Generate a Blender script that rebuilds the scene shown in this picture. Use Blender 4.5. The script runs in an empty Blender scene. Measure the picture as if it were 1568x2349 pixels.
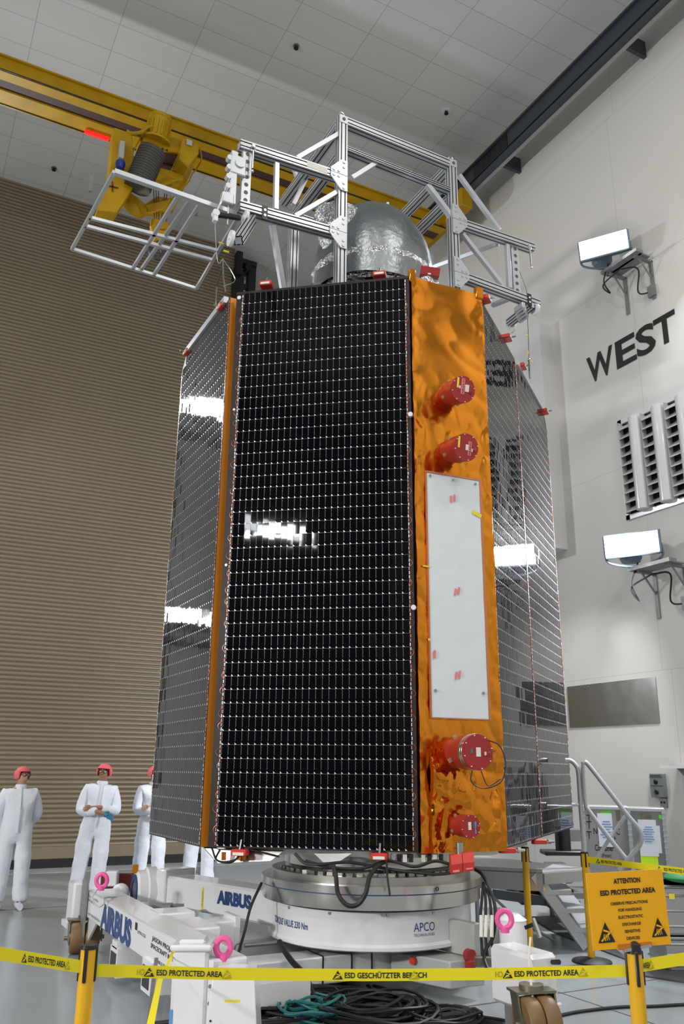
import bpy, math, random
import numpy as np
from mathutils import Vector, Matrix, noise
random.seed(7)
S = bpy.context.scene
COL = S.collection
rad = math.radians
# ------------------------------------------------------------------ camera
FPX, CX, CY, CAMH = 1924.05, 784.0, 1174.5, 1.66
PIT, ROLL, YAW = rad(17.0896), rad(0.55033), rad(27.8107)
cF = Vector((math.sin(YAW)*math.cos(PIT), math.cos(YAW)*math.cos(PIT), math.sin(PIT)))
_R = Vector((math.cos(YAW), -math.sin(YAW), 0)); _U = _R.cross(cF)
cR = _R*math.cos(ROLL)+_U*math.sin(ROLL); cU = _U*math.cos(ROLL)-_R*math.sin(ROLL)
CAM = Vector((0, 0, CAMH))
cd = bpy.data.cameras.new('camera'); co = bpy.data.objects.new('camera', cd); COL.objects.link(co)
m = Matrix((cR, cU, -cF)).transposed().to_4x4(); m.translation = CAM; co.matrix_world = m
cd.sensor_fit = 'VERTICAL'; cd.sensor_height = 36; cd.sensor_width = 24; cd.lens = FPX*36/2349
cd.clip_start = .05; cd.clip_end = 200
S.camera = co
# ------------------------------------------------------------------ world, exposure, room lights
w = bpy.data.worlds.new('world'); S.world = w; w.use_nodes = True
w.node_tree.nodes['Background'].inputs[0].default_value = (.72, .76, .8, 1)
w.node_tree.nodes['Background'].inputs[1].default_value = .25
S.view_settings.view_transform = 'Standard'; S.view_settings.look = 'None'
S.view_settings.gamma = 1; S.view_settings.use_curve_mapping = False
S.view_settings.exposure = -0.2
def area(name, loc, size, power, to, color=(1, .97, .92), sy=None, spread=180):
    l = bpy.data.lights.new(name, 'AREA'); l.shape = 'RECTANGLE'; l.size = size; l.size_y = sy or size
    l.energy = power; l.color = color; l.spread = rad(spread)
    o = bpy.data.objects.new(name, l); COL.objects.link(o); o.location = loc
    o.rotation_euler = (Vector(to)-Vector(loc)).to_track_quat('-Z', 'Y').to_euler(); return o
for x, y in ((-3.5, -6), (3, -6), (0, .5), (-8, 3), (6, 0)):
    area('high_bay_lamp', (x, y, 13.0), 1.6, 270, (x, y, 0))
area('flood_beam', (-11.2, -3.6, 8.6), 1.6, 330, (6, 8, 4), (.93, .96, 1), .4)
area('flood_beam', (-11.3, 3.0, 4.6), 1.6, 620, (2, 8, 0), (1, .97, .93), .5, 130)  # added low fill without a fixture, brightens floor and lower shutter
area('flood_beam', (8.2, 6.9, 9.1), .6, 170, (0, 2, 3), (.9, .95, 1), .3)
area('flood_beam', (8.2, 6.9, 4.6), .6, 380, (1.5, 12.5, .3), (.95, .97, 1), .3, 140)
area('flood_beam', (-.2, 15.3, 8.8), .9, 260, (4, 0, 3), (.9, .95, 1), .3)
# ------------------------------------------------------------------ projection helpers: a pixel's ray met with a real plane of the room
def ray(x, y): return cF + cR*((x-CX)/FPX) - cU*((y-CY)/FPX)
def pz(x, y, z): d = ray(x, y); return CAM + d*((z-CAMH)/d.z)
def pyy(x, y, Y): d = ray(x, y); return CAM + d*(Y/d.y)
def pxx(x, y, X): d = ray(x, y); return CAM + d*(X/d.x)
def pd(x, y, D): d = ray(x, y); return CAM + d*(D/math.hypot(d.x, d.y))
def ppl(x, y, p0, n): d = ray(x, y); return CAM + d*((Vector(p0)-CAM).dot(n)/d.dot(n))
V = Vector
def az(a): return V((math.sin(rad(a)), math.cos(rad(a)), 0))
# ------------------------------------------------------------------ materials
def M(name, col, rough=.5, metal=0, bump=None, noise_col=None, emit=None, coat=0, ior=1.5, alpha=1, spec=None, trans=0):
    """bump=(scale, strength, distance)  noise_col=(scale, colour2, detail)"""
    m = bpy.data.materials.new(name); m.use_nodes = True; nt = m.node_tree; b = nt.nodes['Principled BSDF']
    b.inputs['Base Color'].default_value = (*col, 1); b.inputs['Roughness'].default_value = rough
    b.inputs['Metallic'].default_value = metal; b.inputs['IOR'].default_value = ior
    b.inputs['Coat Weight'].default_value = coat; b.inputs['Alpha'].default_value = alpha
    b.inputs['Transmission Weight'].default_value = trans
    if spec is not None: b.inputs['Specular IOR Level'].default_value = spec
    if emit: b.inputs['Emission Color'].default_value = (*emit[:3], 1); b.inputs['Emission Strength'].default_value = emit[3]
    tc = None
    if bump or noise_col: tc = nt.nodes.new('ShaderNodeTexCoord')
    if noise_col:
        n = nt.nodes.new('ShaderNodeTexNoise'); n.inputs['Scale'].default_value = noise_col[0]
        n.inputs['Detail'].default_value = noise_col[2] if len(noise_col) > 2 else 3
        nt.links.new(tc.outputs['Object'], n.inputs['Vector'])
        r = nt.nodes.new('ShaderNodeValToRGB'); r.color_ramp.elements[0].position = .3; r.color_ramp.elements[1].position = .7
        r.color_ramp.elements[0].color = (*col, 1); r.color_ramp.elements[1].color = (*noise_col[1], 1)
        nt.links.new(n.outputs['Fac'], r.inputs['Fac']); nt.links.new(r.outputs['Color'], b.inputs['Base Color'])
    if bump:
        n = nt.nodes.new('ShaderNodeTexNoise'); n.inputs['Scale'].default_value = bump[0]; n.inputs['Detail'].default_value = 3
        bp = nt.nodes.new('ShaderNodeBump'); bp.inputs['Strength'].default_value = bump[1]; bp.inputs['Distance'].default_value = bump[2]
        nt.links.new(tc.outputs['Object'], n.inputs['Vector']); nt.links.new(n.outputs['Fac'], bp.inputs['Height'])
        nt.links.new(bp.outputs['Normal'], b.inputs['Normal'])
    return m
def brickmat(name, col, line, bw, rh, off, swz, mortar=.012, rough=.7, offs=0, bumpn=None, var=None, spec=.5):
    m = M(name, col, rough, spec=spec); nt = m.node_tree; b = nt.nodes['Principled BSDF']
    tc = nt.nodes.new('ShaderNodeTexCoord'); sp = nt.nodes.new('ShaderNodeSeparateXYZ'); cb = nt.nodes.new('ShaderNodeCombineXYZ')
    nt.links.new(tc.outputs['Object'], sp.inputs[0])
    for i, ax in enumerate(swz):
        a = nt.nodes.new('ShaderNodeMath'); a.operation = 'ADD'; a.inputs[1].default_value = off[i]
        nt.links.new(sp.outputs['XYZ'.index(ax)], a.inputs[0]); nt.links.new(a.outputs[0], cb.inputs[i])
    br = nt.nodes.new('ShaderNodeTexBrick'); br.offset = offs; br.inputs['Scale'].default_value = 1
    br.inputs['Brick Width'].default_value = bw; br.inputs['Row Height'].default_value = rh
    br.inputs['Mortar Size'].default_value = mortar; br.inputs['Mortar Smooth'].default_value = .3
    br.inputs['Color1'].default_value = (*col, 1); br.inputs['Color2'].default_value = (*(var or col), 1); br.inputs['Mortar'].default_value = (*line, 1)
    nt.links.new(cb.outputs[0], br.inputs['Vector']); nt.links.new(br.outputs['Color'], b.inputs['Base Color'])
    if bumpn:
        n = nt.nodes.new('ShaderNodeTexNoise'); n.inputs['Scale'].default_value = bumpn[0]
        bp = nt.nodes.new('ShaderNodeBump'); bp.inputs['Strength'].default_value = bumpn[1]; bp.inputs['Distance'].default_value = .01
        nt.links.new(tc.outputs['Object'], n.inputs['Vector']); nt.links.new(n.outputs['Fac'], bp.inputs['Height']); nt.links.new(bp.outputs['Normal'], b.inputs['Normal'])
    return m
m_ceil = brickmat('ceiling_tile', (.62, .62, .61), (.42, .42, .42), 1.2166, .5935, (-.527, -11.82+.5935*40, 0), 'XYZ', .007, .8, bumpn=(60, .15), var=(.66, .66, .65))
m_wall = brickmat('wall_paint', (.76, .735, .69), (.60, .58, .55), 2.9, 2.957, (-7.906+2.9*6, 2.957*2, 0), 'YZX', .005, .45, offs=.05)
m_wallw = M('wall_paint_plain', (.72, .72, .72), .5, noise_col=(.4, (.68, .68, .68)))
m_dark = M('dark_far_wall', (.09, .09, .09), .8)
m_floor = M('floor_epoxy', (.30, .335, .36), .2, noise_col=(.7, (.36, .395, .42), 5), bump=(1.2, .12, .01), spec=.5)
m_shut = M('shutter_tan', (.225, .182, .122), .33, .1, noise_col=(.5, (.25, .203, .14)))
m_black = M('black_paint', (.012, .012, .014), .4)
m_brass = M('brass_latch', (.50, .40, .24), .4, .3)
m_rubber = M('black_rubber', (.012, .012, .013), .55)
m_beam = M('steel_blue_grey', (.045, .055, .07), .5)
m_beaml = M('steel_light', (.35, .35, .34), .5)
m_yel = M('crane_yellow', (.50, .285, .002), .5, noise_col=(3, (.40, .225, .002)), spec=.3)
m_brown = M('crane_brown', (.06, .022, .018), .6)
m_cell = M('solar_glass', (.0025, .0025, .004), .03, 0, ior=1.33, spec=.4)
m_sub = M('panel_substrate', (.018, .013, .013), .4, noise_col=(12, (.035, .022, .02)), spec=.3)
m_silv = M('silver_interconnect', (.82, .82, .84), .3, .4)
m_zig = M('silver_gap', (.34, .33, .31), .4, .3)
m_cop = M('copper_wire', (.62, .27, .19), .35, .5)
m_kap = M('kapton_edge', (.60, .20, .012), .4, .3, bump=(40, .3, .005))
m_foil = M('orange_foil', (.80, .285, .028), .2, 1, bump=(5, .12, .02))
m_foil2 = M('orange_foil_crumpled', (.76, .26, .025), .1, 1, bump=(7, .25, .02))
m_sfoil = M('silver_foil', (.74, .75, .77), .17, 1, bump=(26, 1, .06))
m_sdome = M('silver_film', (.24, .26, .275), .36, .8, bump=(10, .35, .03))
m_white = M('white_enamel', (.80, .80, .82), .22, coat=.3)
m_rad = M('radiator_white', (.72, .77, .81), .25, coat=.5, bump=(6, .3, .02))
m_alu = M('aluminium_profile', (.52, .54, .57), .36, .45)
m_alud = M('aluminium_dark_slot', (.10, .11, .12), .5, .5)
m_steel = M('polished_steel', (.62, .61, .58), .2, 1, bump=(2, .03, .01))
m_steelb = M('brushed_steel', (.50, .49, .46), .3, 1)
m_plate = M('steel_plate', (.30, .30, .29), .22, .9, bump=(.9, .25, .05))
m_red = M('red_cover', (.34, .022, .022), .38)
m_redb = M('red_clamp', (.62, .045, .03), .4)
m_pink = M('pink_paint', (.85, .12, .38), .4)
m_label = M('label_paper', (.78, .76, .68), .6)
m_lpink = M('pink_label', (.85, .22, .24), .5)
m_lyel = M('yellow_label', (.85, .70, .05), .5)
m_lblue = M('blue_label', (.12, .30, .65), .5)
m_tapey = M('barrier_tape', (.80, .67, .01), .4)
m_post = M('post_yellow', (.78, .42, .01), .35)
m_sign = M('sign_orange', (.88, .42, .004), .35)
m_ink = M('black_ink', (.012, .012, .012), .5)
m_ghost = M('faded_ink', (.42, .36, .01), .5)
m_navy = M('navy_ink', (.02, .06, .2), .45)
m_suit = M('suit_white', (.76, .79, .86), .7, bump=(7, .45, .05))
m_skin = M('skin', (.50, .27, .19), .5)
m_skin2 = M('skin_tan', (.36, .18, .115), .5)
m_cap = M('hair_net', (.80, .15, .16), .7, bump=(40, .8, .01))
m_glove = M('blue_glove', (.05, .22, .40), .5)
m_shoe = M('shoe_white', (.75, .76, .78), .5)
m_lit = M('lit_lens', (1, 1, 1), .5, emit=(.93, .97, 1, 26))
m_housing = M('lamp_housing', (.20, .26, .33), .45)
m_galv = M('galvanised', (.27, .27, .27), .5, .6, noise_col=(20, (.34, .34, .34)))
m_panelg = M('panel_grey', (.20, .23, .22), .4)
m_alucase = M('alu_case', (.50, .50, .50), .33, .85, bump=(30, .1, .005))
m_alucase2 = M('alu_case_dark', (.30, .31, .32), .4, .8)
m_teal = M('teal_cable', (.02, .20, .20), .45)
m_wheel = M('wheel_tan', (.22, .125, .05), .5, noise_col=(8, (.17, .095, .04)))
m_caster = M('caster_metal', (.22, .20, .15), .38, .8, noise_col=(12, (.30, .27, .20)))
m_shade = M('duct_grey', (.52, .52, .51), .6)
m_green = M('green_tape', (.12, .75, .05), .5)
m_lime = M('lime_note', (.62, .95, .02), .5)
m_blue = M('blue_dome', (.01, .04, .25), .15)
m_maroon = M('maroon_panel', (.14, .015, .015), .4)
m_drumgrey = M('rope_drum', (.055, .05, .04), .5, bump=(40, .4, .01))
m_rope = M('wire_rope', (.07, .07, .07), .5, .5)
m_clear = M('clear_plastic', (.75, .76, .78), .25, trans=0, alpha=.55)
m_paper = M('paper_white', (.72, .76, .82), .6)
m_cabinet = M('cabinet_grey', (.42, .44, .42), .4)
m_grate = M('grating', (.09, .095, .10), .6, .3)
m_redlamp = M('red_lamp', (.6, .01, .01), .4, emit=(1, .02, .02, 1.2))
# ------------------------------------------------------------------ mesh building
class MB:
    def __init__(s): s.v = []; s.f = []; s.mi = []; s.sm = []
    def add(s, vs, fs, mi=0, sm=False):
        o = len(s.v); s.v += [tuple(v) for v in vs]; s.f += [tuple(i+o for i in f) for f in fs]; s.mi += [mi]*len(fs); s.sm += [sm]*len(fs); return s
    def box(s, c, d, X=(1, 0, 0), Y=(0, 1, 0), mi=0, bev=0):
        X = V(X).normalized(); Y = V(Y); Y = (Y-X*Y.dot(X)).normalized(); Z = X.cross(Y); c = V(c)
        hx, hy, hz = d[0]/2, d[1]/2, d[2]/2
        if bev <= 0:
            vs = [c+X*a*hx+Y*b*hy+Z*e*hz for a in (-1, 1) for b in (-1, 1) for e in (-1, 1)]
            s.add(vs, [(0, 1, 3, 2), (4, 6, 7, 5), (0, 4, 5, 1), (2, 3, 7, 6), (0, 2, 6, 4), (1, 5, 7, 3)], mi)
        else:
            bev = min(bev, hx*.9, hy*.9, hz*.9)
            vs = []; idx = {}
            for a in (-1, 1):
                for b in (-1, 1):
                    for e in (-1, 1):
                        for k in range(3):
                            q = [hx-bev, hy-bev, hz-bev]; q[k] += bev
                            idx[(a, b, e, k)] = len(vs); vs.append(c+X*a*q[0]+Y*b*q[1]+Z*e*q[2])
            fs = []
            for a in (-1, 1):
                fs.append([idx[(a, b, e, 0)] for b, e in ((-1, -1), (1, -1), (1, 1), (-1, 1))])
                fs.append([idx[(b, a, e, 1)] for b, e in ((-1, -1), (1, -1), (1, 1), (-1, 1))])
                fs.append([idx[(b, e, a, 2)] for b, e in ((-1, -1), (1, -1), (1, 1), (-1, 1))])
                for b in (-1, 1):
                    fs.append([idx[(a, b, -1, 0)], idx[(a, b, 1, 0)], idx[(a, b, 1, 1)], idx[(a, b, -1, 1)]])
                    fs.append([idx[(a, -1, b, 0)], idx[(a, 1, b, 0)], idx[(a, 1, b, 2)], idx[(a, -1, b, 2)]])
                    fs.append([idx[(-1, a, b, 1)], idx[(1, a, b, 1)], idx[(1, a, b, 2)], idx[(-1, a, b, 2)]])
                    for e in (-1, 1): fs.append([idx[(a, b, e, k)] for k in range(3)])
            s.add(vs, fs, mi)
        return s
    def abox(s, lo, hi, mi=0, bev=0):
        lo = V(lo); hi = V(hi); return s.box((lo+hi)/2, hi-lo, mi=mi, bev=bev)
    def bar(s, a, b, w, h=None, up=(0, 0, 1), mi=0, bev=0):
        a = V(a); b = V(b); d = b-a; u = V(up)
        if abs(d.normalized().dot(u.normalized())) > .98: u = V((0, 1, 0))
        side = d.cross(u).normalized()
        return s.box((a+b)/2, (d.length, w, h or w), X=d, Y=side, mi=mi, bev=bev)
    def cyl(s, a, b, r, r2=None, n=16, mi=0, caps=True, sm=True):
        a = V(a); b = V(b); r2 = r if r2 is None else r2; d = (b-a).normalized()
        t = d.orthogonal().normalized(); q = d.cross(t)
        vs = []
        for k in range(n):
            c = math.cos(2*math.pi*k/n); e = math.sin(2*math.pi*k/n); vs += [a+(t*c+q*e)*r, b+(t*c+q*e)*r2]
        s.add(vs, [(2*k, 2*((k+1) % n), 2*((k+1) % n)+1, 2*k+1) for k in range(n)], mi, sm)
        if caps: s.add(vs, [tuple(range(0, 2*n, 2))[::-1], tuple(range(1, 2*n, 2))], mi)
        return s
    def tube(s, pts, r, n=6, mi=0, closed=False, caps=True):
        pts = [V(p) for p in pts]; N = len(pts); vs = []; ref = None
        for i, p in enumerate(pts):
            a = pts[(i-1) % N] if (i or closed) else p; b = pts[(i+1) % N] if (i < N-1 or closed) else p
            d = (b-a); d = d.normalized() if d.length > 1e-9 else V((0, 0, 1))
            if ref is None: ref = d.orthogonal().normalized()
            ref = (ref-d*ref.dot(d)); ref = ref.normalized() if ref.length > 1e-6 else d.orthogonal().normalized()
            q = d.cross(ref); rr = r[i] if isinstance(r, (list, tuple)) else r
            for k in range(n): vs.append(p+(ref*math.cos(2*math.pi*k/n)+q*math.sin(2*math.pi*k/n))*rr)
        fs = []
        for i in range(N if closed else N-1):
            j = (i+1) % N
            for k in range(n): fs.append((i*n+k, i*n+(k+1) % n, j*n+(k+1) % n, j*n+k))
        s.add(vs, fs, mi, True)
        if caps and not closed: s.add(vs, [tuple(range(n))[::-1], tuple((N-1)*n+k for k in range(n))], mi)
        return s
    def lathe(s, prof, c, ax=(0, 0, 1), n=48, mi=0, sm=True, arc=None):
        ax = V(ax).normalized(); t = V((1, 0, 0)) if abs(ax.x) < .9 else V((0, 1, 0)); t = (t-ax*t.dot(ax)).normalized(); q = ax.cross(t); c = V(c)
        vs = []
        for r, h in prof:
            for k in range(n): vs.append(c+ax*h+(t*math.cos(2*math.pi*k/n)+q*math.sin(2*math.pi*k/n))*r)
        fs = [(i*n+k, i*n+(k+1) % n, (i+1)*n+(k+1) % n, (i+1)*n+k) for i in range(len(prof)-1) for k in range(n)]
        s.add(vs, fs, mi, sm); return s
    def sph(s, c, r, n=16, m=10, mi=0, sq=(1, 1, 1)):
        c = V(c); vs = []; fs = []
        for i in range(m+1):
            th = math.pi*i/m
            for k in range(n): ph = 2*math.pi*k/n; vs.append(c+V((math.sin(th)*math.cos(ph)*sq[0], math.sin(th)*math.sin(ph)*sq[1], math.cos(th)*sq[2]))*r)
        for i in range(m):
            for k in range(n): fs.append((i*n+k, (i+1)*n+k, (i+1)*n+(k+1) % n, i*n+(k+1) % n))
        s.add(vs, fs, mi, True); return s
    def prism(s, pts, off, mi=0):
        pts = [V(p) for p in pts]; off = V(off); n = len(pts); vs = pts+[p+off for p in pts]
        s.add(vs, [tuple(range(n))[::-1], tuple(range(n, 2*n))]+[(k, (k+1) % n, (k+1) % n+n, k+n) for k in range(n)], mi); return s
    def prof(s, a, b, w=.1, h=.1, up=(0, 0, 1), mi=0, mj=1):
        """slotted aluminium extrusion from a to b"""
        a = V(a); b = V(b); d = (b-a).normalized(); u = V(up)
        if abs(d.dot(u)) > .95: u = V((0, 1, 0))
        sd = d.cross(u).normalized(); u = sd.cross(d)
        g = .007; dp = .012; sec = []; slot = []
        def side(L, f):
            for c in (-.25, .25):
                for q in ((c*L-g, 0), (c*L-g, dp), (c*L+g, dp), (c*L+g, 0)):
                    slot.append((q[1] > 0)); sec.append(f(*q))
        def corner(x, y): sec.append((x, y)); slot.append(False)
        corner(-w/2, -h/2); side(w, lambda t, e: (t, -h/2+e)); corner(w/2, -h/2); side(h, lambda t, e: (w/2-e, t))
        corner(w/2, h/2); side(w, lambda t, e: (-t, h/2-e)); corner(-w/2, h/2); side(h, lambda t, e: (-w/2+e, -t))
        n = len(sec); vs = [p+sd*x+u*y for p in (a, b) for x, y in sec]
        for k in range(n):
            j = (k+1) % n; s.add([vs[k], vs[j], vs[j+n], vs[k+n]], [(0, 1, 2, 3)], mj if slot[k] or slot[j] else mi)
        s.box(a+d*.002, (.004, w-2*dp, h-2*dp), X=d, Y=sd, mi=mi); s.box(b-d*.002, (.004, w-2*dp, h-2*dp), X=d, Y=sd, mi=mi)
        return s
    def build(s, name, mats, parent=None, bevel=0, solid=0):
        me = bpy.data.meshes.new(name); off = V((0, 0, 0)); p = parent
        while p is not None: off = off + p.location; p = p.parent
        me.from_pydata([tuple(V(v)-off) for v in s.v], [], s.f)
        if not isinstance(mats, (list, tuple)): mats = [mats]
        for x in mats: me.materials.append(x)
        me.polygons.foreach_set('material_index', s.mi); me.polygons.foreach_set('use_smooth', s.sm); me.update(); me.set_sharp_from_angle(angle=rad(42))
        o = bpy.data.objects.new(name, me); COL.objects.link(o)
        if parent is not None: o.parent = parent
        if bevel:
            b = o.modifiers.new('bevel', 'BEVEL'); b.width = bevel; b.segments = 2; b.limit_method = 'ANGLE'
        return o
def tag(o, label=None, cat=None, group=None, kind=None):
    if label: o['label'] = label
    if cat: o['category'] = cat
    if group: o['group'] = group
    if kind: o['kind'] = kind
    return o
def thing(name, loc, label, cat, group=None, rz=0):
    o = bpy.data.objects.new(name, None); o.empty_display_size = .1; COL.objects.link(o); o.location = loc; o.rotation_euler = (0, 0, rz)
    return tag(o, label, cat, group)
def copy_tree(o, parent=None):
    c = o.copy(); COL.objects.link(c); c.parent = parent
    for ch in [x for x in bpy.data.objects if x.parent == o]: copy_tree(ch, c)
    return c
def struct(o): o['kind'] = 'structure'; return o
def spline(pts, k=8):
    pts = [V(p) for p in pts]; P = [pts[0]*2-pts[1]]+pts+[pts[-1]*2-pts[-2]]; out = []
    for i in range(1, len(P)-2):
        for j in range(k):
            t = j/k; a, b, c, d = P[i-1:i+3]
            out.append(.5*((2*b)+(c-a)*t+(2*a-5*b+4*c-d)*t*t+(3*b-a-3*c+d)*t**3))
    return out+[pts[-1]]
_tc = {}
def textmesh(body, bold):
    if (body, bold) in _tc: return _tc[(body, bold)]
    c = bpy.data.curves.new('t', 'FONT'); c.body = body; c.size = 1; c.offset = bold*1.1+(.008 if bold else 0); c.resolution_u = 3
    o = bpy.data.objects.new('t', c); COL.objects.link(o); bpy.context.view_layer.update()
    me = bpy.data.meshes.new_from_object(o.evaluated_get(bpy.context.evaluated_depsgraph_get()))
    vs = [V(v.co) for v in me.vertices]; fs = [tuple(p.vertices) for p in me.polygons]
    bpy.data.objects.remove(o); bpy.data.curves.remove(c); bpy.data.meshes.remove(me)
    _tc[(body, bold)] = (vs, fs); return vs, fs
def text(mb, body, o, xd, yd, height, width=None, bold=.0, mi=0, center=False, mirror=False, fn=None, lift=.0):
    """flat lettering: o = lower left corner, xd/yd unit vectors, cap height, total width"""
    vs, fs = textmesh(body, bold)
    x0 = min(v.x for v in vs); x1 = max(v.x for v in vs); sy = height/.729; sx = (width/(x1-x0)) if width else sy*.9
    W = (x1-x0)*sx; xd = V(xd).normalized(); yd = V(yd).normalized(); o = V(o); n = xd.cross(yd)
    out = []
    for v in vs:
        u = (v.x-x0)*sx; u = W-u if mirror else u
        if center: u -= W/2
        out.append(fn(u, v.y*sy) if fn else o+xd*u+yd*(v.y*sy)+n*lift)
    mb.add(out, fs, mi)
def esd(mb, o, xd, yd, h, mi=0, mj=1, lift=.001, fn=None):
    """black triangle with slashed hand; o = centre of the base"""
    xd = V(xd).normalized(); yd = V(yd).normalized(); n = xd.cross(yd); o = V(o)
    def P(x, y, l=0): return fn(x*h, y*h, l) if fn else o+xd*x*h+yd*y*h+n*(lift+l)
    mb.add([P(-.5, 0), P(.5, 0), P(0, 1)], [(0, 1, 2)], mi)
    l = .0006
    mb.add([P(-.16, .56, l), P(.30, .44, l), P(.24, .52, l), P(-.13, .66, l)], [(0, 1, 2, 3)], mj)        # cuff gap
    mb.add([P(-.36, .10, l), P(.34, .62, l), P(.40, .53, l), P(-.27, .05, l)], [(0, 1, 2, 3)], mj)          # slash
    for x0, y0, x1, y1 in ((-.22, .12, -.14, .42), (-.10, .08, -.05, .40), (.02, .10, .02, .40), (.14, .12, .08, .36)):
        mb.add([P(x0, y0, l), P(x0+.045, y0, l), P(x1+.045, y1, l), P(x1, y1, l)], [(0, 1, 2, 3)], mj)
def quad4(mb, a, b, c, d, mi=0): mb.add([a, b, c, d], [(0, 1, 2, 3)], mi)
# ================================================================== ROOM
XW, YS, ZC = 8.97, 16.14, 13.24
XE, YB = -12.0, -9.0
b = MB(); b.abox((XE, YB, -.2), (XW+.2, 21, 0)); struct(b.build('floor', m_floor))
b = MB(); b.abox((XE, YB, ZC), (XW+.2, 21, ZC+.2)); struct(b.build('ceiling', m_ceil))
b = MB(); b.abox((XW, YB, 0), (XW+.25, 21, ZC)); struct(b.build('wall_west', m_wall))
b = MB(); b.abox((XE-.2, YB, 0), (XE, 21, ZC)); struct(b.build('wall_east', m_dark))
b = MB(); b.abox((XE, YB-.2, 0), (XW, YB, ZC)); struct(b.build('wall_south', m_wallw))
b = MB(); b.abox((6.0, 19.0, 0), (XW, 19.2, ZC)); struct(b.build('wall_north', m_wallw))
b = MB(); b.abox((XE, YS+.12, 0), (.3, YS+.4, ZC)); struct(b.build('wall_north_side', m_wallw))
# soffit behind the shutter's right jamb and the dark blue band under it
b = MB(); b.prism([(5.9, YS+.35, ZC-.0), (6.55, YS+.35, ZC), (7.0, YS+2.3, ZC), (5.9, YS+2.3, ZC)], (0, 0, -.5)); struct(b.build('trim_1', m_shade))
b = MB(); b.abox((5.95, YS+2.2, 9.5), (6.9, YS+2.45, 12.7)); struct(b.build('trim_2', m_wallw))
b = MB(); b.abox((5.95, YS+2.17, 12.45), (7.2, YS+2.2, 12.68)); struct(b.build('trim_3', M('blue_band', (.01, .04, .2), .5)))
# pale threshold strip and floor joints
b = MB(); b.abox((XE, YS-.75, .0), (XW, YS-.05, .004)); struct(b.build('trim_4', M('threshold', (.46, .49, .50), .3, noise_col=(2, (.40, .43, .44)))))
b = MB(); b.abox((XE, 11.72, .0), (XW, 11.735, .003)); b.abox((XE, 5.72, 0), (XW, 5.735, .003)); b.abox((5.0, YB, 0), (5.012, YS-.8, .003)); b.abox((-1.0, YB, 0), (-.988, YS-.8, .003)); struct(b.build('trim_5', M('floor_joint', (.12, .13, .14), .5)))
# roller shutter door
sh = thing('door_1', (2.5, YS, 0), None, None); struct(sh)
b = MB(); pitch = .0805; prof = []
z = .32
while z < ZC-.02:
    for dy, dz in ((.0, .0), (-.014, .004), (-.028, .018), (-.034, .038), (-.028, .056), (-.012, .070), (0, .075)): prof.append((YS+dy, z+dz))
    z += pitch
x0, x1 = .3, 5.62
vs = [V((x, y, z)) for x in (x0, x1) for y, z in prof]; n = len(prof)
b.add(vs, [(k, k+n, k+n+1, k+1) for k in range(n-1)]); b.build('slat_curtain', m_shut, sh)
b = MB(); b.abox((x0, YS-.04, .14), (x1, YS+.02, .34)); b.build('bottom_rail', m_shut, sh)
b = MB(); b.abox((x0, YS-.07, .0), (x1, YS+.03, .07)); b.abox((x0, YS-.05, .07), (x1, YS+.03, .15)); b.build('bottom_seal', m_black, sh)
b = MB(); b.abox((x1-.04, YS-.12, 0), (x1+.22, YS+.12, ZC-.6)); b.abox((x1+.0, YS-.2, ZC-.75), (x1+.14, YS+.1, ZC-.15)); b.build('guide_rail', m_black, sh)
b = MB(); b.abox((x1+.12, YS-.18, ZC-.42), (x1+.5, YS+.05, ZC-.30)); b.abox((x1+.33, YS-.15, ZC-1.25), (x1+.5, YS+.05, ZC-.35)); b.abox((x1+.14, YS-.1, ZC-1.0), (x1+.36, YS, ZC-.9)); b.cyl((x1+.3, YS-.2, ZC-.5), (x1+.3, YS+.1, ZC-.5), .08); b.build('guide_bracket', m_black, sh)
# runway beam of the crane along the west wall
rb = thing('runway_beam', (8.4, 4, 12.7), 'dark blue-grey steel crane runway beam running high along the west wall', 'beam')
b = MB(); b.abox((8.42, YB, 12.28), (8.46, 12.6, 12.75)); b.abox((8.37, YB, 12.72), (8.55, 12.6, 12.76)); b.abox((8.34, YB, 12.22), (8.44, 12.6, 12.28))
b.abox((8.40, YB, 12.40), (8.42, 12.6, 12.42), mi=1)
for y in np.arange(-8, 12.6, 3.0): b.abox((8.46, y, 12.3), (8.97, y+.06, 12.6))
b.build('web', [m_beam, m_black], rb)
b = MB(); b.abox((8.44, YB, 12.2), (8.5, 12.6, 12.24)); b.build('lower_flange', m_beaml, rb)
b = MB()
for k in range(7): b.cyl((8.40, 9.9+.17*(k % 4), 12.5+.1*(k//4)), (8.425, 9.9+.17*(k % 4), 12.5+.1*(k//4)), .035, n=8)
b.abox((8.405, 9.7, 12.42), (8.42, 10.7, 12.7)); b.build('splice_plate', m_black, rb)
# boxed-out duct on the wall
b = MB(); b.abox((XW-.28, 9.5, 4.95), (XW+.02, 11.2, 8.85)); o = b.build('wall_duct', m_wallw, None, .01); tag(o, 'tall white boxed-out duct on the west wall behind the right solar panel', 'duct')
# WEST lettering
b = MB()
for ch_, xa_, xb_, ym_ in (('W', 1346, 1406, 830), ('E', 1412, 1457, 800), ('S', 1459, 1502, 780), ('T', 1500, 1549, 748)):
    ya_, yb_ = pxx(xa_, ym_+15, XW).y, pxx(xb_, ym_-15, XW).y; text(b, ch_, (XW-.006, ya_, 7.465), (0, -1, 0), (0, 0, 1), .452, ya_-yb_, .014)
o = b.build('wall_lettering', m_ink); tag(o, 'large black letters WEST painted on the west wall between floodlight and louvre vent', 'lettering')
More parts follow.
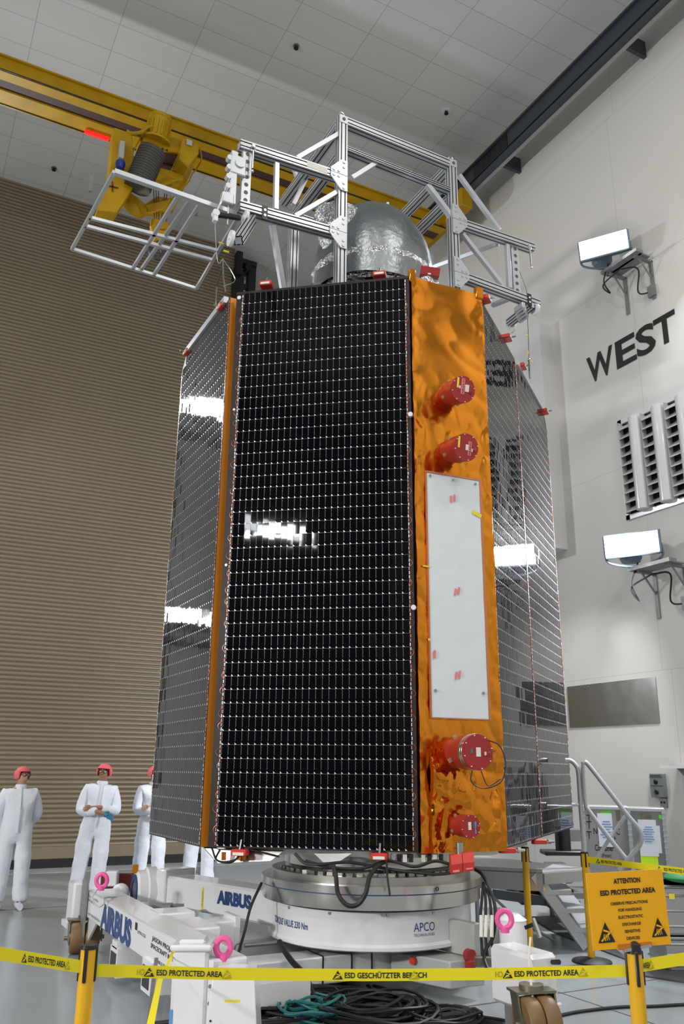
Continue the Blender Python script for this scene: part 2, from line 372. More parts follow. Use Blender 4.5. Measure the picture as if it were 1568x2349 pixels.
# louvre vent
lv = thing('louvre_vent', (XW, 7.3, 5.1), 'white framed louvre vent with dark openings on the west wall below the lettering', 'vent')
zl, zh = 5.17, 6.56; ys = 8.23
b = MB(); ye = 4.9
b.abox((XW-.03, ye, zl-.07), (XW+.01, ys+.02, zl+.0)); b.abox((XW-.03, ye, zh), (XW+.01, ys+.02, zh+.07)); b.abox((XW-.03, ys-.05, zl-.07), (XW+.01, ys+.02, zh+.07)); b.abox((XW-.03, ye, zl-.07), (XW+.01, ye+.07, zh+.07))
k = 0; y = ys-.05; cells = []
while y > ye+.2:
    cells.append((y, y-.2)); b.abox((XW-.035, y-.235, zl), (XW+.01, y-.2, zh)); b.abox((XW-.035, y-.42, zl), (XW+.01, y-.40, zh)); y -= .42
b.build('frame', m_white, lv)
b = MB()
for y0, y1 in cells: b.abox((XW-.006, y1, zl), (XW-.003, y0, zh))
b.build('opening', m_black, lv)
for y0, y1 in cells[:6]:
    b = MB()
    for q in range(10):
        zz = zl+.02+q*(zh-zl)/10
        b.add([(XW-.005, y1, zz+.09), (XW-.005, y0, zz+.09), (XW-.10, y0, zz), (XW-.10, y1, zz), (XW-.005, y1, zz+.082), (XW-.005, y0, zz+.082), (XW-.10, y0, zz-.008), (XW-.10, y1, zz-.008)], [(0, 1, 2, 3), (7, 6, 5, 4), (2, 6, 7, 3), (0, 4, 5, 1)])
    b.abox((XW-.10, y0-.006, zl), (XW, y0, zh)); b.abox((XW-.10, y1, zl), (XW, y1+.006, zh))
    b.build('fins', m_shade, lv)
    b = MB(); pr = [(XW-.10-.05*math.sin(math.pi*t/8), y1-.0-.165*t/8) for t in range(9)]
    b.prism([(x, y, zl+.0) for x, y in pr]+[(XW-.01, y1-.165, zl), (XW-.01, y1, zl)], (0, 0, zh-zl-.0)); b.build('cover_strip', m_white, lv)
# stainless plate, switch panels, shelf
b = MB(); b.abox((XW-.012, 8.03, 2.285), (XW, 9.71, 2.88)); b.cyl((XW-.02, 9.35, 2.83), (XW-.01, 9.35, 2.83), .02, n=8); b.cyl((XW-.02, 9.28, 2.83), (XW-.01, 9.28, 2.83), .02, n=8); o = b.build('steel_wall_plate', m_plate); tag(o, 'flat stainless steel plate fixed on the west wall right of the solar panel', 'plate')
sp = thing('switch_panel', (XW, 8.14, 1.36), 'grey switch panel with two black knobs on the west wall above the aluminium case', 'panel')
b = MB(); b.abox((XW-.06, 8.02, 1.36), (XW, 8.25, 1.65), bev=.006); b.build('box', m_panelg, sp)
b = MB(); b.abox((XW-.063, 8.035, 1.50), (XW-.06, 8.235, 1.505)); b.abox((XW-.063, 8.035, 1.605), (XW-.06, 8.235, 1.61)); text(b, 'HHHHH', (XW-.064, 8.225, 1.618), (0, -1, 0), (0, 0, 1), .016, .17, .03); b.build('marking', m_black, sp)
for zz in (1.545, 1.42):
    b = MB(); b.cyl((XW-.085, 8.14, zz), (XW-.06, 8.14, zz), .022, .026, n=12); b.box((XW-.088, 8.14, zz+.01), (.01, .012, .05)); b.build('knob', m_black, sp)
ot = thing('wall_socket', (XW, 8.1, 1.25), 'small grey socket plate under the switch panel', 'socket')
b = MB(); b.abox((XW-.03, 8.03, 1.245), (XW, 8.14, 1.352), bev=.004); b.build('plate', m_housing if 0 else m_alucase2, ot); b = MB(); b.cyl((XW-.034, 8.065, 1.30), (XW-.03, 8.065, 1.30), .015, n=8); b.cyl((XW-.034, 8.11, 1.30), (XW-.03, 8.11, 1.30), .015, n=8); b.build('outlet', m_black, ot)
sf = thing('wall_shelf', (XW, 7.6, 1.7), 'white wall shelf with grey bracket cut by the right frame edge', 'shelf')
b = MB(); b.abox((XW-.32, 7.0, 1.715), (XW, 7.82, 1.75)); b.build('board', m_white, sf); b = MB(); b.prism([(XW-.28, 7.6, 1.715), (XW, 7.6, 1.715), (XW, 7.6, 1.5)], (0, -.02, 0)); b.build('bracket', m_galv, sf)
# sprinklers / ceiling devices
first = None
for i, (q, lab) in enumerate((((679, 105), 'small dark ceiling sprinkler high above the frame top, nearest the upper edge'), ((183, 194), 'small dark ceiling sprinkler at the upper edge of the yellow girder left'), ((124, 385), 'small dark ceiling sprinkler between yellow girder and shutter top, far left'), ((1023, 255), 'small ceiling sprinkler with a white ring beside the dark runway beam'), ((446, 488), 'small dark ceiling sprinkler right of the crane hook, above the shutter'), ((860, 444), 'small dark ceiling sprinkler seen through the frame above the silver dome'))):
    p = pz(*q, ZC)
    r = thing('ceiling_sprinkler', (p.x, p.y, ZC), lab, 'sprinkler')
    b = MB(); b.cyl((p.x, p.y, ZC), (p.x, p.y, ZC-.01), .09 if i == 3 else .055); b.build('escutcheon', m_white if i == 3 else m_galv, r)
    b = MB(); b.cyl((p.x, p.y, ZC-.01), (p.x, p.y, ZC-.06), .03, .04, n=10); b.build('head', m_black, r)
# ================================================================== FLOODLIGHTS
def floodlight(base, aim, roll, label, wall='x', emit=m_lit, bracket=True):
    """lens centre base, aim direction"""
    t = thing('floodlight', base, label, 'floodlight')
    a = V(aim).normalized(); s = V((0, 0, 1)).cross(a).normalized(); u = a.cross(s)
    base = V(base)
    b = MB(); b.box(base-a*.03, (.06, .74, .32), X=a, Y=s, bev=.02)
    b.add([base-a*.06+s*x*.37+u*y*.16 for x, y in ((-1, -1), (1, -1), (1, 1), (-1, 1))]+[base-a*.26+s*x*.2+u*y*.11 for x, y in ((-1, -1), (1, -1), (1, 1), (-1, 1))], [(0, 4, 5, 1), (1, 5, 6, 2), (2, 6, 7, 3), (3, 7, 4, 0), (4, 7, 6, 5)])
    b.build('housing', m_housing, t)
    b = MB(); b.add([base+a*.004+s*x*.345+u*y*.14 for x, y in ((-1, -1), (1, -1), (1, 1), (-1, 1))], [(0, 1, 2, 3)]); b.build('lens', emit, t)
    b = MB(); b.lathe([(0, -.19), (.12, -.18), (.15, -.12), (.155, .10), (.14, .16), (0, .18)], base-a*.36-s*.1-V((0, 0, .02)), (0, 0, 1), 20); b.build('ballast_housing', m_housing, t)
    if bracket:
        b = MB()
        pts = [base-a*.1+s*.36-u*.02, base-a*.12+s*.34-u*.2, base-a*.25-u*.27, base-a*.12-s*.34-u*.2, base-a*.1-s*.36-u*.02]
        b.tube(spline(pts, 5), .018, 6); b.build('yoke', m_housing, t)
        wx = XW; z0 = base.z-.30; yb = base.y-.02
        for dy in (-.22, .28):
            y = yb-.1+dy
            b = MB(); b.abox((wx-.02, y-.03, z0-.62), (wx, y+.03, z0)); b.abox((wx-.34, y-.03, z0-.03), (wx, y+.03, z0)); b.bar((wx-.25, y, z0-.02), (wx-.01, y, z0-.3), .02, .02); b.build('wall_bracket', m_galv, t)
        b = MB(); b.abox((wx-.40, yb-.42, z0), (wx-.26, yb+.28, z0+.05)); b.abox((wx-.30, yb-.4, z0), (wx-.1, yb+.26, z0+.02)); b.build('cross_channel', m_galv, t)
        b = MB(); b.tube(spline([base-a*.3-V((0, 0, .22)), base-a*.2-V((0, -.1, .5)), base-a*.2-V((0, 0, .75)), base-a*.2+V((0, .12, -.55)), base-a*.32-V((0, .2, .42))], 8), .012, 6)
        b.tube(spline([base-a*.32-V((0, .2, .42)), (wx-.15, yb-.2, z0-.1), (wx-.12, yb-.14, z0-.45), (wx-.02, yb-.28, z0-.5)], 8), .012, 6); b.build('power_cord', m_rubber, t)
        b = MB(); b.abox((wx-.05, yb-.36, z0-.58), (wx, yb-.24, z0-.40)); b.build('socket_box', m_galv, t)
    return t
floodlight(pxx(1383, 562, 8.40), V((-.80, -.52, -.22)), 0, 'upper glowing floodlight on grey wall brackets, above the WEST lettering')
floodlight(pxx(1447, 1248, 8.40), V((-.84, -.50, -.10)), 0, 'lower glowing floodlight on grey wall brackets, below the louvre vent')
m_lit2 = M('lit_lens_far', (1, 1, 1), .5, emit=(.93, .97, 1, 45))
for i, (x, z) in enumerate(((.10, 8.78), (-.72, 8.75), (.10, 4.46), (-.70, 4.44))):
    t = floodlight((x, 15.5, z), V((.12, -.98, -.12)), 0, ('floodlight mirrored in the left solar panel, standing left of the shutter, %s' % ('upper right', 'upper left', 'lower right', 'lower left')[i]), emit=m_lit2, bracket=False)
    b = MB(); b.abox((x-.2, 15.7, z-.45), (x+.2, 16.25, z-.38)); b.bar((x, 15.8, z-.4), (x, 15.72, z-.1), .05); b.build('wall_bracket', m_galv, t)
for i, (y, z) in enumerate(((-4.4, 8.5), (-2.75, 8.72))):
    t = floodlight((-11.4, y, z), V((.98, .1, -.12)), 0, ('floodlight mirrored in the front solar panel, %s of the pair' % ('right', 'left')[i]), emit=m_lit2, bracket=False)
    b = MB(); b.abox((-12, y-.2, z-.45), (-11.6, y+.2, z-.38)); b.bar((-11.75, y, z-.4), (-11.7, y, z-.1), .05); b.build('wall_bracket', m_galv, t)
# ================================================================== BRIDGE CRANE
cr = thing('crane_bridge', (4, 11.3, 11.7), 'yellow double girder overhead crane bridge spanning under the ceiling', 'crane')
gz = 11.70
def gy(x, y): return pz(x, y, gz)
b = MB(); y0, y1 = 11.32, 11.48                   # near girder: side plate, flanges
b.abox((-11, 11.42, gz), (8.2, 11.54, gz+.28)); b.abox((-11, 11.38, gz-.03), (8.2, 11.56, gz)); b.abox((-11, 11.38, gz+.26), (8.2, 11.60, gz+.29)); b.build('girder', m_yel, cr)
b = MB(); b.abox((-11, 11.82, gz), (8.2, 12.06, gz+.5)); b.abox((-11, 11.78, gz-.03), (8.2, 12.12, gz)); b.build('girder', m_yel, cr)
b = MB(); b.abox((-11, 11.56, gz+.0), (8.2, 11.78, gz+.03)); b.build('cable_tray', m_brown, cr)
b = MB(); b.abox((8.1, 10.7, gz+.05), (8.36, 12.5, gz+.45), bev=.02); b.build('end_truck', m_yel, cr)
b = MB(); b.abox((-11, 11.36, gz-.02), (8.2, 11.38, gz-.0)); b.abox((-11, 12.07, gz-.045), (8.2, 12.085, gz-.03)); b.build('conductor_line', m_black, cr)
b = MB(); b.abox((1.5, 12.0, gz-.09), (1.9, 12.05, gz-.03)); b.build('warning_light', m_redlamp, cr)
# hoist trolley hanging on the bridge
ho = thing('hoist_trolley', (2.9, 11.9, 10.9), 'yellow hoist trolley with motor and rope drum hanging from the crane bridge', 'hoist')
def hq(x, y, D): return pyy(x, y, D)
def slab(mb, pts, Y, th, mi=0):
    P = [pyy(x, y, Y) for x, y in pts]; mb.prism(P, (0, th, 0), mi)
Yh = 11.0
b = MB(); slab(b, [(262, 292), (303, 306), (312, 420), (268, 487), (222, 482), (252, 400)], Yh, .28); b.build('side_plate', m_yel, ho, .01)
b = MB(); slab(b, [(330, 300), (395, 315), (420, 318), (418, 352), (372, 345), (330, 330)], Yh, .5); slab(b, [(418, 316), (455, 330), (456, 352), (436, 376), (411, 362)], Yh-.12, .55); slab(b, [(365, 383), (420, 400), (418, 415), (362, 396)], Yh+.2, .3); b.build('gearbox_housing', m_yel, ho, .01)
b = MB(); slab(b, [(430, 374), (446, 380), (400, 480), (370, 484), (330, 470), (360, 450), (395, 455)], Yh+.5, .12); slab(b, [(330, 470), (400, 455), (390, 486), (340, 480)], Yh+.4, .2); slab(b, [(308, 338), (330, 300), (300, 360)], Yh+.1, .15); b.build('rear_frame', m_yel, ho, .008)
a, c = pyy(350, 345, Yh-.2), pyy(314, 432, Yh-.05)
b = MB(); b.cyl(a, c, .20, n=28)
for k in range(14): p = a.lerp(c, .08+k*.065); d = (c-a).normalized()*.012; b.cyl(p-d, p+d, .207, n=28)
b.build('rope_drum', m_drumgrey, ho)
a, c = pyy(369, 268, Yh-.1), pyy(358, 322, Yh+.0)
b = MB(); b.cyl(a, c, .17, n=20); dd = (c-a)
for k in range(14):
    an = 2*math.pi*k/14; t_ = dd.normalized().orthogonal().normalized(); q_ = dd.normalized().cross(t_)
    o_ = (t_*math.cos(an)+q_*math.sin(an))*.175; b.bar(a+dd*.3+o_, a+dd*.9+o_, .02, .03, up=o_)
b.cyl(a-dd*.05, a+dd*.12, .14, .175, n=20); b.cyl(c-dd*.03, c+dd*.05, .22, n=20); b.build('motor', m_yel, ho)
b = MB(); slab(b, [(276, 321), (287, 324), (285, 358), (283, 364), (272, 358)], Yh-.1, .12); b.build('control_box', m_cabinet, ho, .006)
b = MB(); p = pyy(276, 376, Yh-.1); b.sph(p, .075, 14, 9); b.cyl(p+V((0, 0, -.09)), p, .06, .075, n=14); b.build('beacon', m_blue, ho)
b = MB(); slab(b, [(206, 408), (213, 375), (217, 375), (211, 437), (204, 437)], Yh+.15, .05); b.build('limit_switch_arm', m_galv, ho)
b = MB(); p = pyy(306, 470, Yh+.45); b.lathe([(0, -.1), (.22, -.08), (.24, 0), (.2, .08), (0, .12)], p, (.3, -.8, .5), 20); b.build('hub_cover', m_yel, ho)
b = MB(); b.tube(spline([pyy(350, 290, Yh-.15), pyy(338, 292, Yh-.15), pyy(322, 304, Yh-.1), pyy(300, 306, Yh), pyy(290, 300, Yh)], 6), .03, 8)
b.tube(spline([pyy(458, 340, Yh), pyy(462, 365, Yh), pyy(452, 385, Yh+.2), pyy(440, 400, Yh+.3)], 6), .012, 6); b.build('conduit', m_yel, ho)
b = MB(); p = [pyy(x, y, Yh+.45) for x, y in ((351, 390), (357, 393), (363, 396), (384, 392), (389, 395), (402, 405))]
hk = pyy(366, 520, Yh+.45)
for i, q in enumerate(p): b.cyl(q, hk+V(((i-2.5)*.035, 0, .05)), .008, n=5)
b.build('hoist_rope', m_rope, ho)
b = MB(); c = pyy(258, 428, Yh-.015)
for a_ in (0, 1): b.box(c, (.17 if a_ else .02, .006, .02 if a_ else .17), X=V((1, 0, .1)))
b.build('painted_cross', m_brown, ho)
b = MB(); c = pyy(434, 327, Yh-.14); b.box(c, (.09, .01, .10)); b.build('rating_plate', m_cabinet, ho)
for x_, y_ in ((338, 329), (345, 332), (372, 343), (382, 346)): b = MB(); c = pyy(x_, y_, Yh-.01); b.cyl(c, c-V((0, .02, 0)), .018, n=8); b.build('bolt', m_black, ho)
b = MB(); slab(b, [(344, 334), (414, 352), (412, 360), (350, 345)], Yh+.05, .3); slab(b, [(368, 366), (420, 385), (418, 392), (366, 374)], Yh+.3, .12); slab(b, [(300, 356), (316, 362), (306, 430), (298, 426)], Yh+.22, .1); b.build('painted_gap_shadow', m_brown, ho)  # dark slabs standing in for the shade in gaps between hoist parts
for pts in ([(404, 392), (398, 430), (386, 462), (372, 478)], [(440, 400), (430, 420), (408, 440), (398, 452)], [(310, 468), (330, 486), (350, 487), (372, 478)]): b = MB(); b.tube(spline([pyy(x, y, Yh+.3) for x, y in pts], 6), .012, 5); b.build('hose', m_yel, ho)
hb = thing('hook_block', hk, 'yellow crane hook block with grey hook hanging on wire ropes', 'hook')
b = MB(); b.box(hk, (.30, .16, .22), bev=.05); b.prism([hk+V((-.15, -.07, -.1)), hk+V((.15, -.07, -.1)), hk+V((.07, -.07, -.28)), hk+V((-.07, -.07, -.28))], (0, .14, 0)); b.cyl(hk+V((0, -.1, -.03)), hk+V((0, .1, -.03)), .07, n=14); b.build('sheave_block', m_yel, hb)
b = MB(); pts = [(0, -.26), (0, -.33), (.05, -.37), (.10, -.43), (.10, -.50), (.05, -.56), (-.03, -.57), (-.10, -.52), (-.125, -.45), (-.10, -.42)]
b.tube(spline([hk+V((x, 0, z)) for x, z in pts], 5), [.028+.018*math.sin(math.pi*i/45) for i in range(46)], 8); b.build('hook', m_rope, hb)
# ================================================================== SATELLITE
BR = V((3.809, 5.897, 1.05)); BL = V((2.472, 6.966, 1.05)); ZB, ZT = 1.05, 6.171
OBR = V((4.605, 5.838, 1.05))
sat = thing('satellite', (4.15, 7.2, 1.05), 'tall upright satellite with black solar panels and an orange foil covered ridge', 'satellite')
tA = (BR-BL).normalized(); nA = V((tA.y, -tA.x, 0)); 
tB = (OBR-BR).normalized(); nB = V((tB.y, -tB.x, 0))
tC = az(52.56); nC = V((tC.y, -tC.x, 0))
tD = V((0, 1, 0))
def solar(name, p0, t, n, width, z0, z1, cols, rows, th=.035, margin=(.07, .03), edge=None, chamfer=0, lefttrim=True, rl=1.0):
    """p0: lower left corner seen from outside, t: along the width, n: outward"""
    h = z1-z0; Z = V((0, 0, 1)); p0 = V((p0.x, p0.y, z0))
    def P(u, v, l=0): return p0+t*u+Z*v+n*l
    b = MB()
    out = [P(0, 0), P(width, 0), P(width, h), P(0, h)]
    if chamfer > 0: out = [P(0, 0), P(width, 0), P(width, h-chamfer), P(width-chamfer*.75, h), P(0, h)]
    if chamfer < 0: out = [P(0, 0), P(width, 0), P(width, h), P(-chamfer*.75, h), P(0, h+chamfer)]
    b.prism(out, -n*th); pan = b.build(name, m_sub, sat)
    m0, m1 = margin; cw = (width-m0-m1)/cols; rh = (h-.035)/rows
    g = MB(); sv = MB(); zg = MB(); rnd = random.Random(sum(map(ord, name))+cols)
    for i in range(cols):
        for j in range(rows):
            u = m0+i*cw; v = .012+j*rh
            if chamfer > 0 and (u+cw > width-chamfer*.75) and v+rh > h-chamfer: continue
            if chamfer < 0 and (u < -chamfer*.75) and v+rh > h+chamfer: continue
            e = .0011; tx = rnd.gauss(0, .00016); ty = rnd.gauss(0, .00009); c = cw*.28
            def L(x, y): return .0035+tx*(x-.5)*2+ty*(y-.5)*2
            u0, u1, v0, v1 = u+e, u+cw-e, v+e, v+rh-e
            W = u1-u0; Hh = v1-v0
            g.add([P(u0+c, v0, L(c/cw, 0)), P(u1, v0, L(1, 0)), P(u1, v1, L(1, 1)), P(u0, v1, L(0, 1)), P(u0, v0+c, L(0, c/rh))], [(0, 1, 2, 3, 4)])
            sv.add([P(u0-e, v0-e, .0036), P(u0+c, v0-e, .0036), P(u0-e, v0+c*1.05, .0036)], [(0, 1, 2)])
            # serpentine gap line on the cell's left side
            pts = [(u+e*.3+((.10 if k % 2 else -.0)*cw if 0 < k < 7 else 0), v+rh*(.27+.73*k/7)) for k in range(8)]
            for (xa, ya), (xb, yb) in zip(pts, pts[1:]): zg.add([P(xa-.0008, ya, .0042), P(xa+.0010, ya, .0042), P(xb+.0010, yb, .0042), P(xb-.0008, yb, .0042)], [(0, 1, 2, 3)])
    for j in (range(1, rows) if rl > .5 else ()):
        v = .012+j*rh; zg.add([P(m0, v-.0006*rl, .0040), P(width-m1, v-.0006*rl, .0040), P(width-m1, v+.0005*rl, .0040), P(m0, v+.0005*rl, .0040)], [(0, 1, 2, 3)])
    g.build('solar_cells', m_cell, pan); sv.build('cell_corners', m_silv, pan); zg.build('cell_gaps', m_zig, pan)
    # wiring along the left margin and right edge
    wr = MB(); hh = h-.04 - (max(chamfer, 0) if 0 else 0)
    us = [m0-.010, width-m1+.008]
    for q, u in enumerate(us):
        v = .03; pts = []
        top = h-.04-(abs(chamfer) if (chamfer > 0 and q) or (chamfer < 0 and not q) else 0)
        while v < top:
            wr.box(P(u+rnd.uniform(-.003, .003), v, .005), (.008, .026, .004), X=t, Y=Z, mi=0 if rnd.random() < .6 else 1); v += .036
        if lefttrim:
            v = .1
            while v < top-.2:
                r = rnd.uniform(.012, .03); s_ = -1 if q == 0 else 1
                wr.tube([P(u+s_*r*1.3*math.sin(math.pi*k/8), v+.06*k/8*(1+r*10), .006) for k in range(9)], .0014, 3); v += rnd.uniform(.10, .28)
    wr.build('wiring', [m_cop, m_silv], pan)
    if edge:
        e_ = MB(); e_.box(P(edge[0], h/2+edge[3], -edge[1]/2), (edge[2], h, edge[1]), X=t, Y=Z); e_.build('kapton_edge', m_kap, pan)
    return pan
front = solar('front_solar_panel', BL, tA, nA, (BR-BL).length, ZB, ZT, 28, 45, margin=(.075, .045))
b = MB()
for p_, r_0, l_ in ((BL+tA*.035+V((0, 0, 2.35)), .012, .008), (BL+tA*.035+V((0, 0, 3.86)), .012, .008), (BR-tA*.005+V((0, 0, 1.92)), .022, .035), (BR-tA*.005+V((0, 0, 3.68)), .022, .035), (BL+tA*.03+V((0, 0, 5.06)), .02, .012)):
    b = MB(); b.cyl(p_, p_+nA*l_, r_0, n=12); b.build('fastener', m_silv, front)
b = MB(); b.add([BL+V((0, 0, 5.10))+nA*.004, BR+V((0, 0, 5.10))+nA*.004, BR+V((0, 0, 5.125))+nA*.004, BL+V((0, 0, 5.125))+nA*.004], [(0, 1, 2, 3)]); b.build('top_edge', m_sub, front)
# stowed wing at the left, seen edge-on from its kapton side
LW = V((2.440, 8.58, 0)); 
lw = solar('left_solar_wing', LW, V((0, -1, 0)), V((-1, 0, 0)), 1.52, 1.045, 6.16, 26, 45, th=.02, margin=(.02, .02), chamfer=-.13, edge=None, rl=.3)
b = MB(); b.abox((2.442, 7.055, 1.045), (2.515, 7.075, 6.16)); b.build('kapton_edge', m_kap, lw)
b = MB(); b.abox((2.46, 7.08, 1.06), (2.51, 8.5, 6.0)); b.build('honeycomb_core', m_sub, lw)
# right wing: inner roof panel and outer stowed panel with a brown seam
RC = OBR + V((.02, .012, 0))
rw = solar('right_roof_panel', RC, tC, nC, 1.385, 1.06, 6.14, 24, 45, th=.03, margin=(.03, .012), rl=.3)
RC2 = RC+tC*1.40
rw2 = solar('right_solar_wing', RC2, tC, nC, 1.70, 1.06, 6.10, 29, 45, th=.03, margin=(.02, .015), chamfer=.13, rl=.3)
b = MB(); b.box(RC2-tC*.006+V((0, 0, 2.52)), (.010, 5.0, .012), X=tC, Y=(0, 0, 1)); b.build('seam', M('seam_brown', (.13, .045, .03), .5), rw2)
# body behind the panels
b = MB(); poly = [BL+V((.03, .05, 0)), BR+V((.0, .06, 0)), OBR+V((-.02, .06, 0)), RC+tC*1.5-nC*.06, V((6.0, 8.9, 0)), V((2.6, 8.9, 0))]
b.prism([V((p.x, p.y, 1.10)) for p in poly], (0, 0, 4.95)); b.build('body', m_sub, sat)
# underside closure and exposed structure
b = MB(); b.prism([V((p.x, p.y, 1.0)) for p in (BL+V((.12, .12, 0)), BR+V((-.1, .15, 0)), OBR+V((.0, .15, 0)), RC+tC*1.2-nC*.1, V((5.7, 8.7, 0)), V((2.7, 8.7, 0)))], (0, 0, .12)); b.build('base_panel', m_steelb, sat)
# orange ridge: foil blanket as a crumpled sheet
def foilsheet(name, p0, t, n, W, z0, z1, mats, seed, amp=.012, nu=56, hole=None, bulge=.0):
    nv = int((z1-z0)/W*nu*.8); b = MB(); vs = []; ms = []
    for j in range(nv+1):
        for i in range(nu+1):
            u = W*i/nu; v = (z1-z0)*j/nv; z = z0+v
            e = min(u, W-u)/W; q = V((u*1.6, v*1.1, seed))
            smooth = 1 if z > 4.75 else 0
            # long diagonal drapes
            dr = noise.noise(V(((u*.75+v*.9)*2.6, (u-v)*1.0, seed)))*.5 + .5*abs(noise.noise(V(((u+v*1.5)*2.2, (u-v)*1.3, seed+5))))
            dd, _ = noise.voronoi(V((u*5.5, v*3.6, seed)), distance_metric='DISTANCE'); cr1 = min(dd[1]-dd[0], .35)
            dd, _ = noise.voronoi(V((u*14+3, v*10, seed+2))); cr2 = min(dd[1]-dd[0], .4)
            wgt = max(0, min(1, (5.15-z)/.6)); edge = math.exp(-(e/.10)**2)
            l = amp*(3.6*dr*(1-.5*wgt) + wgt*(1.5*cr1+.35*cr2) + edge*(1.1*cr1+.5*cr2))
            du = .006*noise.noise(V((v*6, seed, u*2)))*(1 if i in (0, nu) else 0)
            vs.append(p0+t*(u+du)+V((0, 0, z-p0.z))+n*(l+bulge*math.sin(math.pi*i/nu)))
    fs = [(j*(nu+1)+i, j*(nu+1)+i+1, (j+1)*(nu+1)+i+1, (j+1)*(nu+1)+i) for j in range(nv) for i in range(nu)]
    b.add(vs, fs, 0, True)
    # side returns
    for i in (0, nu):
        col = [vs[j*(nu+1)+i] for j in range(nv+1)]; b.add(col+[c-n*.05 for c in col], [(k, k+1, k+nv+2, k+nv+1) for k in range(nv)], 0, True)
    return b.build(name, mats, sat)
OW = (OBR-BR).length
foilsheet('orange_foil_blanket', BR+tB*.015+nB*.01, tB, nB, OW-.005, 1.045, 6.165, m_foil, 3.3)
foilsheet('lower_foil_blanket', BR+tB*.10+nB*.045, tB, nB, OW-.18, 1.05, 1.83, m_foil2, 9.1, amp=.035, nu=46)
b = MB(); b.box(BR+tB*.03+V((0, 0, 5.13)), (.07, .05, .14), X=tB, bev=.01); b.build('foil_tab', m_foil, sat)
b = MB(); b.box(OBR-tB*.02+V((0, 0, 5.13)), (.085, .06, .13), X=tB, bev=.01); b.build('foil_tab', m_foil, sat)
# red-taped white radiator
def PB(x, y): return ppl(x, y, BR+nB*.035, nB)
c4 = [PB(990, 1645), PB(1120, 1650), PB(1102, 1107), PB(977, 1084)]
b = MB(); uL = (c4[0]-BR).dot(tB); uR = (c4[1]-BR).dot(tB); zb = c4[0].z; zt = c4[3].z
def Q(u, z, l): return V((BR.x, BR.y, 0))+tB*u+V((0, 0, z))+nB*l
nn = 14; nm = 60; vs = []
for j in range(nm+1):
    for i in range(nn+1):
        u = uL+(uR-uL)*i/nn; z = zb+(zt-zb)*j/nm; vs.append(Q(u, z, .036+.0025*noise.noise(V((u*9, z*5, 1)))))
b.add(vs, [(j*(nn+1)+i, j*(nn+1)+i+1, (j+1)*(nn+1)+i+1, (j+1)*(nn+1)+i) for j in range(nm) for i in range(nn)], 0, True)
rp = b.build('radiator', m_rad, sat)
b = MB()
for u in (uL-.006, uR+.012): b.box(Q(u, (zb+zt)/2, .03), (.024 if u > uL else .012, zt-zb+.02, .02), X=tB, Y=(0, 0, 1))
b.box(Q((uL+uR)/2, zt+.01, .03), (uR-uL+.03, .018, .024), X=tB, Y=(0, 0, 1)); b.box(Q((uL+uR)/2, zb-.006, .03), (uR-uL+.02, .010, .02), X=tB, Y=(0, 0, 1)); b.build('copper_border', M('copper_film', (.62, .26, .14), .3, .7, bump=(30, .6, .01)), rp)
def ptape(px_, py_, w_, h_, mt, nm_, ang=0, lift=.043):
    c = ppl(px_, py_, BR+nB*lift, nB); b = MB(); X = (tB*math.cos(ang)+V((0, 0, 1))*math.sin(ang)); Y = V((0, 0, 1))*math.cos(ang)-tB*math.sin(ang)
    b.box(c, (w_, h_, .0015), X=X, Y=Y); return b.build(nm_, mt, rp)
for x, y, a_ in ((1038, 1143, 0), (1048, 1356, -.2), (1050, 1548, -.2), (996, 1501, 0)):
    big = x != 996; ptape(x-(4 if big else 2), y+2, .02 if big else .012, .062, m_lpink, 'red_tape', a_); ptape(x+4 if big else x+1, y-1, .02, .062, m_lpink, 'red_tape', a_, .045)
ptape(1093, 1179, .10, .035, m_lyel, 'yellow_tape', -.35); ptape(978, 1299, .07, .013, m_lyel, 'yellow_tape', 0); ptape(984, 1467, .02, .02, m_lyel, 'yellow_tape', 0)
for x, y in ((986, 1091), (1039, 1101), (1090, 1110), (998, 1584), (1108, 1590)):
    c = ppl(x, y, BR+nB*.042, nB); b = MB(); b.cyl(c, c+nB*.006, .013, n=10); b.cyl(c+nB*.006, c+nB*.012, .005, n=8); b.build('screw', m_steelb, rp)
# radome on the satellite top
dc = V((4.36, 7.5, 6.15))
ctr = pd(858, 640, 8.4)
dc = V((ctr.x, ctr.y, ctr.z))
b = MB(); rr = .80
vs = []; nu, nv = 72, 40
for j in range(nv+1):
    th = math.pi*.5*j/nv*1.0
    for i in range(nu):
        ph = 2*math.pi*i/nu; q = V((math.sin(th)*math.cos(ph), math.sin(th)*math.sin(ph), math.cos(th)))
        k = 1+.012*noise.noise(q*3)+.012*abs(noise.noise(q*8))
        vs.append(dc+V((q.x*.70*k, q.y*.62*k, q.z*.92*k)))
for h_ in (.12, .3):
    for i in range(nu): q = vs[nv*nu+i]; vs.append(V((q.x, q.y, q.z-h_)))
nv += 2
b.add(vs, [(j*nu+i, (j+1)*nu+i, (j+1)*nu+(i+1) % nu, j*nu+(i+1) % nu) for j in range(nv) for i in range(nu)], 0, True)
dome = b.build('antenna_dome', m_sdome, sat)
